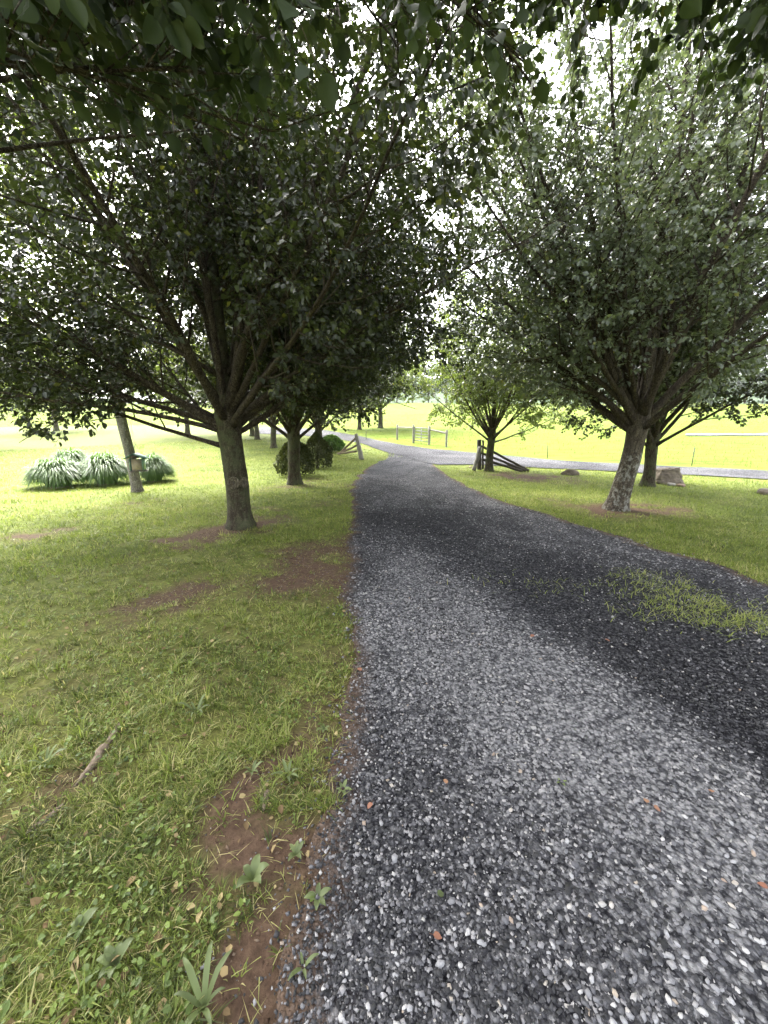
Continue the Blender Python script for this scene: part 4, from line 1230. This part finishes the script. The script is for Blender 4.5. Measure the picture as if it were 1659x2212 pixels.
# ------------------------------------------------------------------ fence ends
def bar(name, a, b, w_, h_, m, parent, seed=0, sides=4):
    """a split rail or post between two points, squarish and uneven"""
    a, b = np.array(a, float), np.array(b, float)
    n_ = 7
    t = np.linspace(0, 1, n_)[:, None]
    rng = np.random.default_rng(seed + 1)
    P = a + (b - a) * t + rng.normal(0, .006, (n_, 3)) * (np.array([0] + [1] * (n_ - 2) + [0])[:, None])
    ac = Acc(); ac.tube(P, (w_ + h_) / 4 * rng.uniform(.9, 1.12, n_), 7, True, .10, seed)
    return obj(name, ac.mesh(name, m, False), parent)
def local(p, o): return np.array(p) - np.array(o)
# right end
base = at(1037, 1015)
t = thing('rail_fence', 'broken split rail fence end, dark post right of the drive with rails sloping down right', 'fence', base)
dpt = base[1]
def zpt(px, py, y):
    d = ray(px, py); return CAM + d * (y / d[1])
bar('post', (0, 0, -.1), local(zpt(1035, 950, dpt), base), .15, .15, M['dark_wood'], t, 1)
bar('post', local(zpt(1024, 1016, dpt - .35), base), local(zpt(1037, 966, dpt - .1), base), .15, .12, M['grey_wood'], t, 2)
bar('stake', local(zpt(1043, 1013, dpt + .05), base), local(zpt(1043, 951, dpt + .05), base), .07, .07, M['dark_wood'], t, 3)
e = at(1143, 1019)
for i, (py, k) in enumerate(((963, 0), (978, 1), (992, 2))):
    bar('rail', local(zpt(1040, py, dpt + .02 - .05 * i), base), local((e[0] - .12 * i, e[1] - .03 * i, e[2] + .03), base), .085, .085, M['dark_wood'], t, 10 + i)
# left end
base = at(781, 992); dpt = base[1]
t = thing('rail_fence', 'broken split rail fence end left of the drive with rails sloping down left', 'fence', base)
bar('post', (-.02, 0, -.1), local(zpt(769, 937, dpt + .1), base), .15, .15, M['grey_wood'], t, 21)
bar('stake', local(zpt(784, 994, dpt - .2), base), local(zpt(776, 962, dpt - .05), base), .16, .12, M['grey_wood'], t, 22)
e = at(733, 982)
for i, py in enumerate((945, 962, 975)):
    bar('rail', local(zpt(770, py, dpt + .06), base), local((e[0] - .06 * i, e[1] + .1 * i, e[2] + .03), base), .09, .09, M['brown_wood'], t, 30 + i)

# field gate with its braces
ga = at(893, 955)
pts = [at(858, 950), at(893, 957), at(927, 961), at(964, 966)]
pts = [(p[0], p[1], float(terrain(p[0], p[1]))) for p in pts]
hgt = [1.0, 1.12, 1.08, .95]
G_F = 'gate fence posts'
t = thing('gate_fence', 'wooden brace posts with a single rail either side of the field gate', 'fence', pts[0])
for i, p in enumerate(pts):
    q = local(p, pts[0]); bar('post', q + (0, 0, -.2), q + (0, 0, hgt[i]), .13, .13, M['grey_wood'], t, 40 + i)
for a, b in ((0, 1), (2, 3)):
    qa, qb = local(pts[a], pts[0]), local(pts[b], pts[0])
    bar('rail', qa + (0, 0, hgt[a] * .82), qb + (0, 0, hgt[b] * .82), .09, .09, M['grey_wood'], t, 50 + a)
g = thing('field_gate', 'grey metal bar gate in the meadow fence', 'gate', pts[1])
A = np.array((.06, 0, 0.)); B = local(pts[2], pts[1]) * .94
for k in range(5):
    ac = Acc(); z = .18 + k * .19
    ac.tube([A + (0, 0, z), (A + B) / 2 + (0, 0, z), B + (0, 0, z)], [.026] * 3, 6); obj('bar', ac.mesh('bar', M['steel']), g)
for f_ in (0, .5, 1):
    ac = Acc(); q = A + (B - A) * f_
    ac.tube([q + (0, 0.03, .14), q + (0, 0.03, .5), q + (0, .03, .98)], [.03] * 3, 6); obj('upright', ac.mesh('upright', M['steel']), g)

# steel stakes by the meadow
for (px, py, top, lab) in ((1494, 1006, 966, 'leaning dark metal stake at the meadow edge right of the boulder'), (1183, 990, 962, 'thin metal fence stake in the meadow behind the young pear'), (791, 950, 932, 'short thin stake beside the far road left of the gate')):
    b = at(px, py)
    tp = zpt(px + (7 if px > 1400 else 0), top, b[1])
    ac = Acc(); q = local(tp, b)
    ac.tube([(0, 0, -.15), q * .5, q], [.016] * 3, 5)
    tt = thing('fence_stake', lab, 'stake', b, 'metal stakes along the meadow')
    obj('shaft', ac.mesh('shaft', M['dark_metal']), tt)
    ac = Acc()
    for k in range(6):
        ac.box(q * (.25 + k * .13) + (0, -.02, 0), .03, .02, .02)
    obj('studs', ac.mesh('studs', M['dark_metal']), tt)

# ------------------------------------------------------------------ bird feeder
fy = BT[1] - .28
top = zpt(297, 979, fy); tray = zpt(297, 1017, fy)
fh = top[2] - tray[2]
t = thing('bird_feeder', 'hanging wooden bird feeder with a green gable roof', 'bird feeder', tray, None, .25)
ac = Acc()
rw, rd, rz_, th = .21, .17, fh, .012
ez = fh * .72
for sgn in (-1, 1):
    V = np.array([(-.0, -rd, rz_), (0, rd, rz_), (sgn * rw, rd, ez), (sgn * rw, -rd, ez)])
    V2 = V - (0, 0, th)
    ac.add(np.vstack([V, V2]), [(0, 1, 2, 3), (7, 6, 5, 4), (0, 3, 7, 4), (3, 2, 6, 7), (2, 1, 5, 6)])
obj('roof', ac.mesh('roof', M['green_roof']), t)
ac = Acc()
for sgn in (-1, 1):
    V = np.array([(-.13, 0, ez + .01), (.13, 0, ez + .01), (0, 0, rz_ - .015)])
    V = np.vstack([V + (0, sgn * (rd - .02), 0), V + (0, sgn * (rd - .035), 0)])
    ac.add(V, [(0, 1, 4, 3), (1, 2, 5, 4), (2, 0, 3, 5)], [(0, 2, 1), (3, 4, 5)])
obj('gable', ac.mesh('gable', M['dark_wood']), t)
ac = Acc(); ac.box((.02, 0, ez * .48), .19, .16, ez * .88); obj('hopper', ac.mesh('hopper', M['cedar']), t)
for sx in (-.105, .145):
    ac = Acc(); ac.box((sx, 0, ez * .5), .014, .20, ez * .95); obj('side_panel', ac.mesh('side_panel', M['green_plastic']), t)
ac = Acc(); ac.box((.02, 0, .0), .30, .27, .018)
obj('tray', ac.mesh('tray', M['dark_wood']), t)
ac = Acc(); an = np.linspace(0, 2 * PI, 13)
ac.tube(np.stack([np.sin(an) * .028, 0 * an, rz_ + .20 + np.cos(an) * .055], 1), np.full(13, .005), 5, False)
ac.tube([(0, 0, rz_ - .01), (.002, 0, rz_ + .08), (0, 0, rz_ + .15)], [.004] * 3, 5)
ac.tube([(0, 0, rz_ + .25), (.003, 0, rz_ + .6), (0, 0, rz_ + 1.15)], [.003] * 3, 4)
obj('hanger', ac.mesh('hanger', M['steel']), t)

# ------------------------------------------------------------------ root, sticks, weeds, fallen leaves
def ground_tube(name, label, cat, pxs, radii, m, sink=.3, sides=8, lift=0.):
    P = np.array([at(*p) for p in pxs]); o0 = P[0].copy()
    R = np.array(radii); P[:, 2] += R * (1 - 2 * sink) + lift
    # smooth
    n_ = 16
    t0 = np.linspace(0, 1, len(P)); t1 = np.linspace(0, 1, n_)
    Q = np.stack([np.interp(t1, t0, P[:, k]) for k in range(3)], 1)
    Q[1:-1] = (Q[:-2] + Q[1:-1] * 2 + Q[2:]) / 4
    RR = np.interp(t1, t0, R)
    rg_ = np.random.default_rng(int(radii[1] * 1e5))
    Q[1:-1, :2] += rg_.normal(0, R.max() * .35, (n_ - 2, 2)); Q[1:-1, 2] += rg_.normal(0, R.max() * .12, n_ - 2)
    RR = RR * rg_.uniform(.8, 1.2, n_)
    ac = Acc(); ac.tube(Q - o0, RR, sides, True, .16, 3.)
    return tag(obj(name, ac.mesh(name, M[m], True), None, o0), label, cat)
ground_tube('tree_root', 'brown tree root showing through the grass at the lower left', 'root', ((268, 1555), (250, 1585), (222, 1625), (195, 1662), (160, 1700)), (.004, .018, .020, .017, .004), 'root_bark', .36)
ground_tube('tree_root', 'half buried second root beyond the end of the first', 'root', ((140, 1735), (110, 1765), (70, 1795), (20, 1830)), (.004, .012, .012, .004), 'root_bark', .42)
ground_tube('stick', 'short pale stick lying on the bare reddish earth', 'stick', ((580, 1712), (574, 1732), (567, 1752)), (.009, .011, .007), 'root_bark', .1)
ground_tube('twig', 'thin curved twig at the bottom edge beside the gravel', 'twig', ((696, 2098), (668, 2125), (640, 2165), (620, 2212)), (.0015, .0022, .0025, .002), 'grey_wood', -.5, 5)

def rosette(name, label, px, py, n, L, wd, lift, seed, m='weed', long=False):
    rng = np.random.default_rng(seed)
    p = at(px, py)
    t = thing(name, label, 'weed', p, 'weeds at the edge of the lawn', rng.uniform(0, 6))
    for i in range(n):
        a = i * 2 * PI / n + rng.uniform(-.35, .35)
        l = L * .68 * rng.uniform(.6, 1.2)
        V, Q = [], []
        rows = np.linspace(0, 1, 7)
        for s in rows:
            w_ = wd * l * (math.sin(PI * min(1, s ** .75)) ** .8 if not long else math.sin(PI * (0.12 + .88 * s)) ** .6) + .0012
            zz = lift * l * math.sin(s * PI * .62) * rng.uniform(.97, 1.03)
            for k in (-1, 0, 1):
                V.append((s * l, k * w_, zz + abs(k) * w_ * .35 + .006))
        for r_ in range(6):
            for k in range(2):
                b = r_ * 3 + k; Q.append((b, b + 1, b + 4, b + 3))
        V = np.array(V)
        o = obj('leaf', np_mesh('leaf', V, np.array(Q), M[m], np.full(len(V), rng.uniform(.2, .95)), True), t)
        o.rotation_euler.z = a
    return t
rosette('plantain', 'five leaved pale green weed on the gravel edge', 741, 1708, 6, .062, .17, .35, 1)
rosette('plantain', 'weed with two big round leaves by the lower bare patch', 546, 1905, 5, .075, .27, .75, 2)
rosette('plantain', 'broad leaved weed low beside the gravel under the round leaved one', 686, 1945, 6, .062, .2, .5, 3)
rosette('plantain', 'narrow leaved weed at the top right of the bare earth', 622, 1680, 7, .085, .09, .6, 4)
rosette('plantain', 'small weed leaning over the upper bare patch', 545, 1672, 6, .07, .12, .7, 5)
rosette('plantain', 'long bladed coarse weed at the bottom edge of the lawn', 440, 2185, 8, .13, .07, .8, 6, 'weed', True)
rosette('plantain', 'yellow green forked weed above the curved twig', 655, 2095, 4, .07, .1, .6, 7)
rosette('plantain', 'round leaved weed in the grass at the lower left', 175, 2010, 5, .06, .3, .6, 8)
rosette('plantain', 'weed with wide oval leaves left of the long bladed weed', 250, 2090, 7, .065, .24, .7, 9)
rosette('plantain', 'coarse grass like weed in the middle of the lawn', 425, 1545, 9, .12, .06, .7, 10, 'weed', True)
rosette('plantain', 'bright tuft of coarse weed beside the tree root', 100, 1660, 9, .11, .06, .8, 11, 'weed', True)
rosette('plantain', 'small leafy weed where lawn meets gravel above the bare earth', 700, 1580, 6, .06, .17, .6, 12)
rosette('plantain', 'weed close to the gravel below the five leaved weed', 640, 1850, 7, .05, .18, .6, 13)
rosette('plantain', 'tiny green sprout growing alone in the gravel', 1212, 1694, 4, .035, .16, .5, 14)
rosette('plantain', 'second sprout farther up the gravel near the pale track', 1235, 1580, 4, .03, .16, .5, 15)

for i, (px, py, lab) in enumerate(((1152, 1378, 'red brown fallen leaf on the far pale gravel'), (963, 1703, 'small orange leaf on the dark gravel left of centre'), (936, 2033, 'bright orange fallen leaf on the near gravel'), (1535, 1722, 'pale orange leaf on the gravel near the right side'),
                                   (803, 1745, 'red leaf fragment at the lawn edge of the gravel'), (781, 1456, 'reddish leaf on the dark fringe beside the lawn'), (1410, 1752, 'brown curled leaf on the right hand gravel'), (1305, 1388, 'tan leaf on the far gravel right of the red brown one'),
                                   (1655, 1930, 'brown fallen leaf at the right edge of the picture'), (1395, 1745, 'reddish leaf scrap beside the brown curled leaf'), (945, 1945, 'yellow green leaf on the near gravel above the bright orange leaf'))):
    p = at(px, py)
    me = BIG_LEAF[i % 8].copy(); me.materials.clear(); me.materials.append(M['orange_leaf'] if i != 10 else M['weed'])
    o = obj('fallen_leaf', me, None, (p[0], p[1], p[2] + .026))
    s = .035 if py < 1500 else .026
    o.scale = (s, s, s); o.rotation_euler = (random.uniform(-.25, .25), random.uniform(-.25, .25), random.uniform(0, 6.28))
    tag(o, lab, 'leaf', 'fallen leaves on the gravel')

# ------------------------------------------------------------------ summer haze
ac = Acc(); ac.box((0, 300, 44), 1960, 820, 92)
m, n = mat('haze')
pv = N(n, 'ShaderNodeVolumePrincipled')
pv.inputs['Color'].default_value = (0.92, 0.95, 1.0, 1)
pv.inputs['Density'].default_value = 0.00026
pv.inputs['Anisotropy'].default_value = 0.3
o = N(n, 'ShaderNodeOutputMaterial'); n.links.new(pv.outputs[0], o.inputs['Volume'])
tag(obj('haze', ac.mesh('haze', m)), 'pale summer haze over the meadow and hills', kind='stuff')
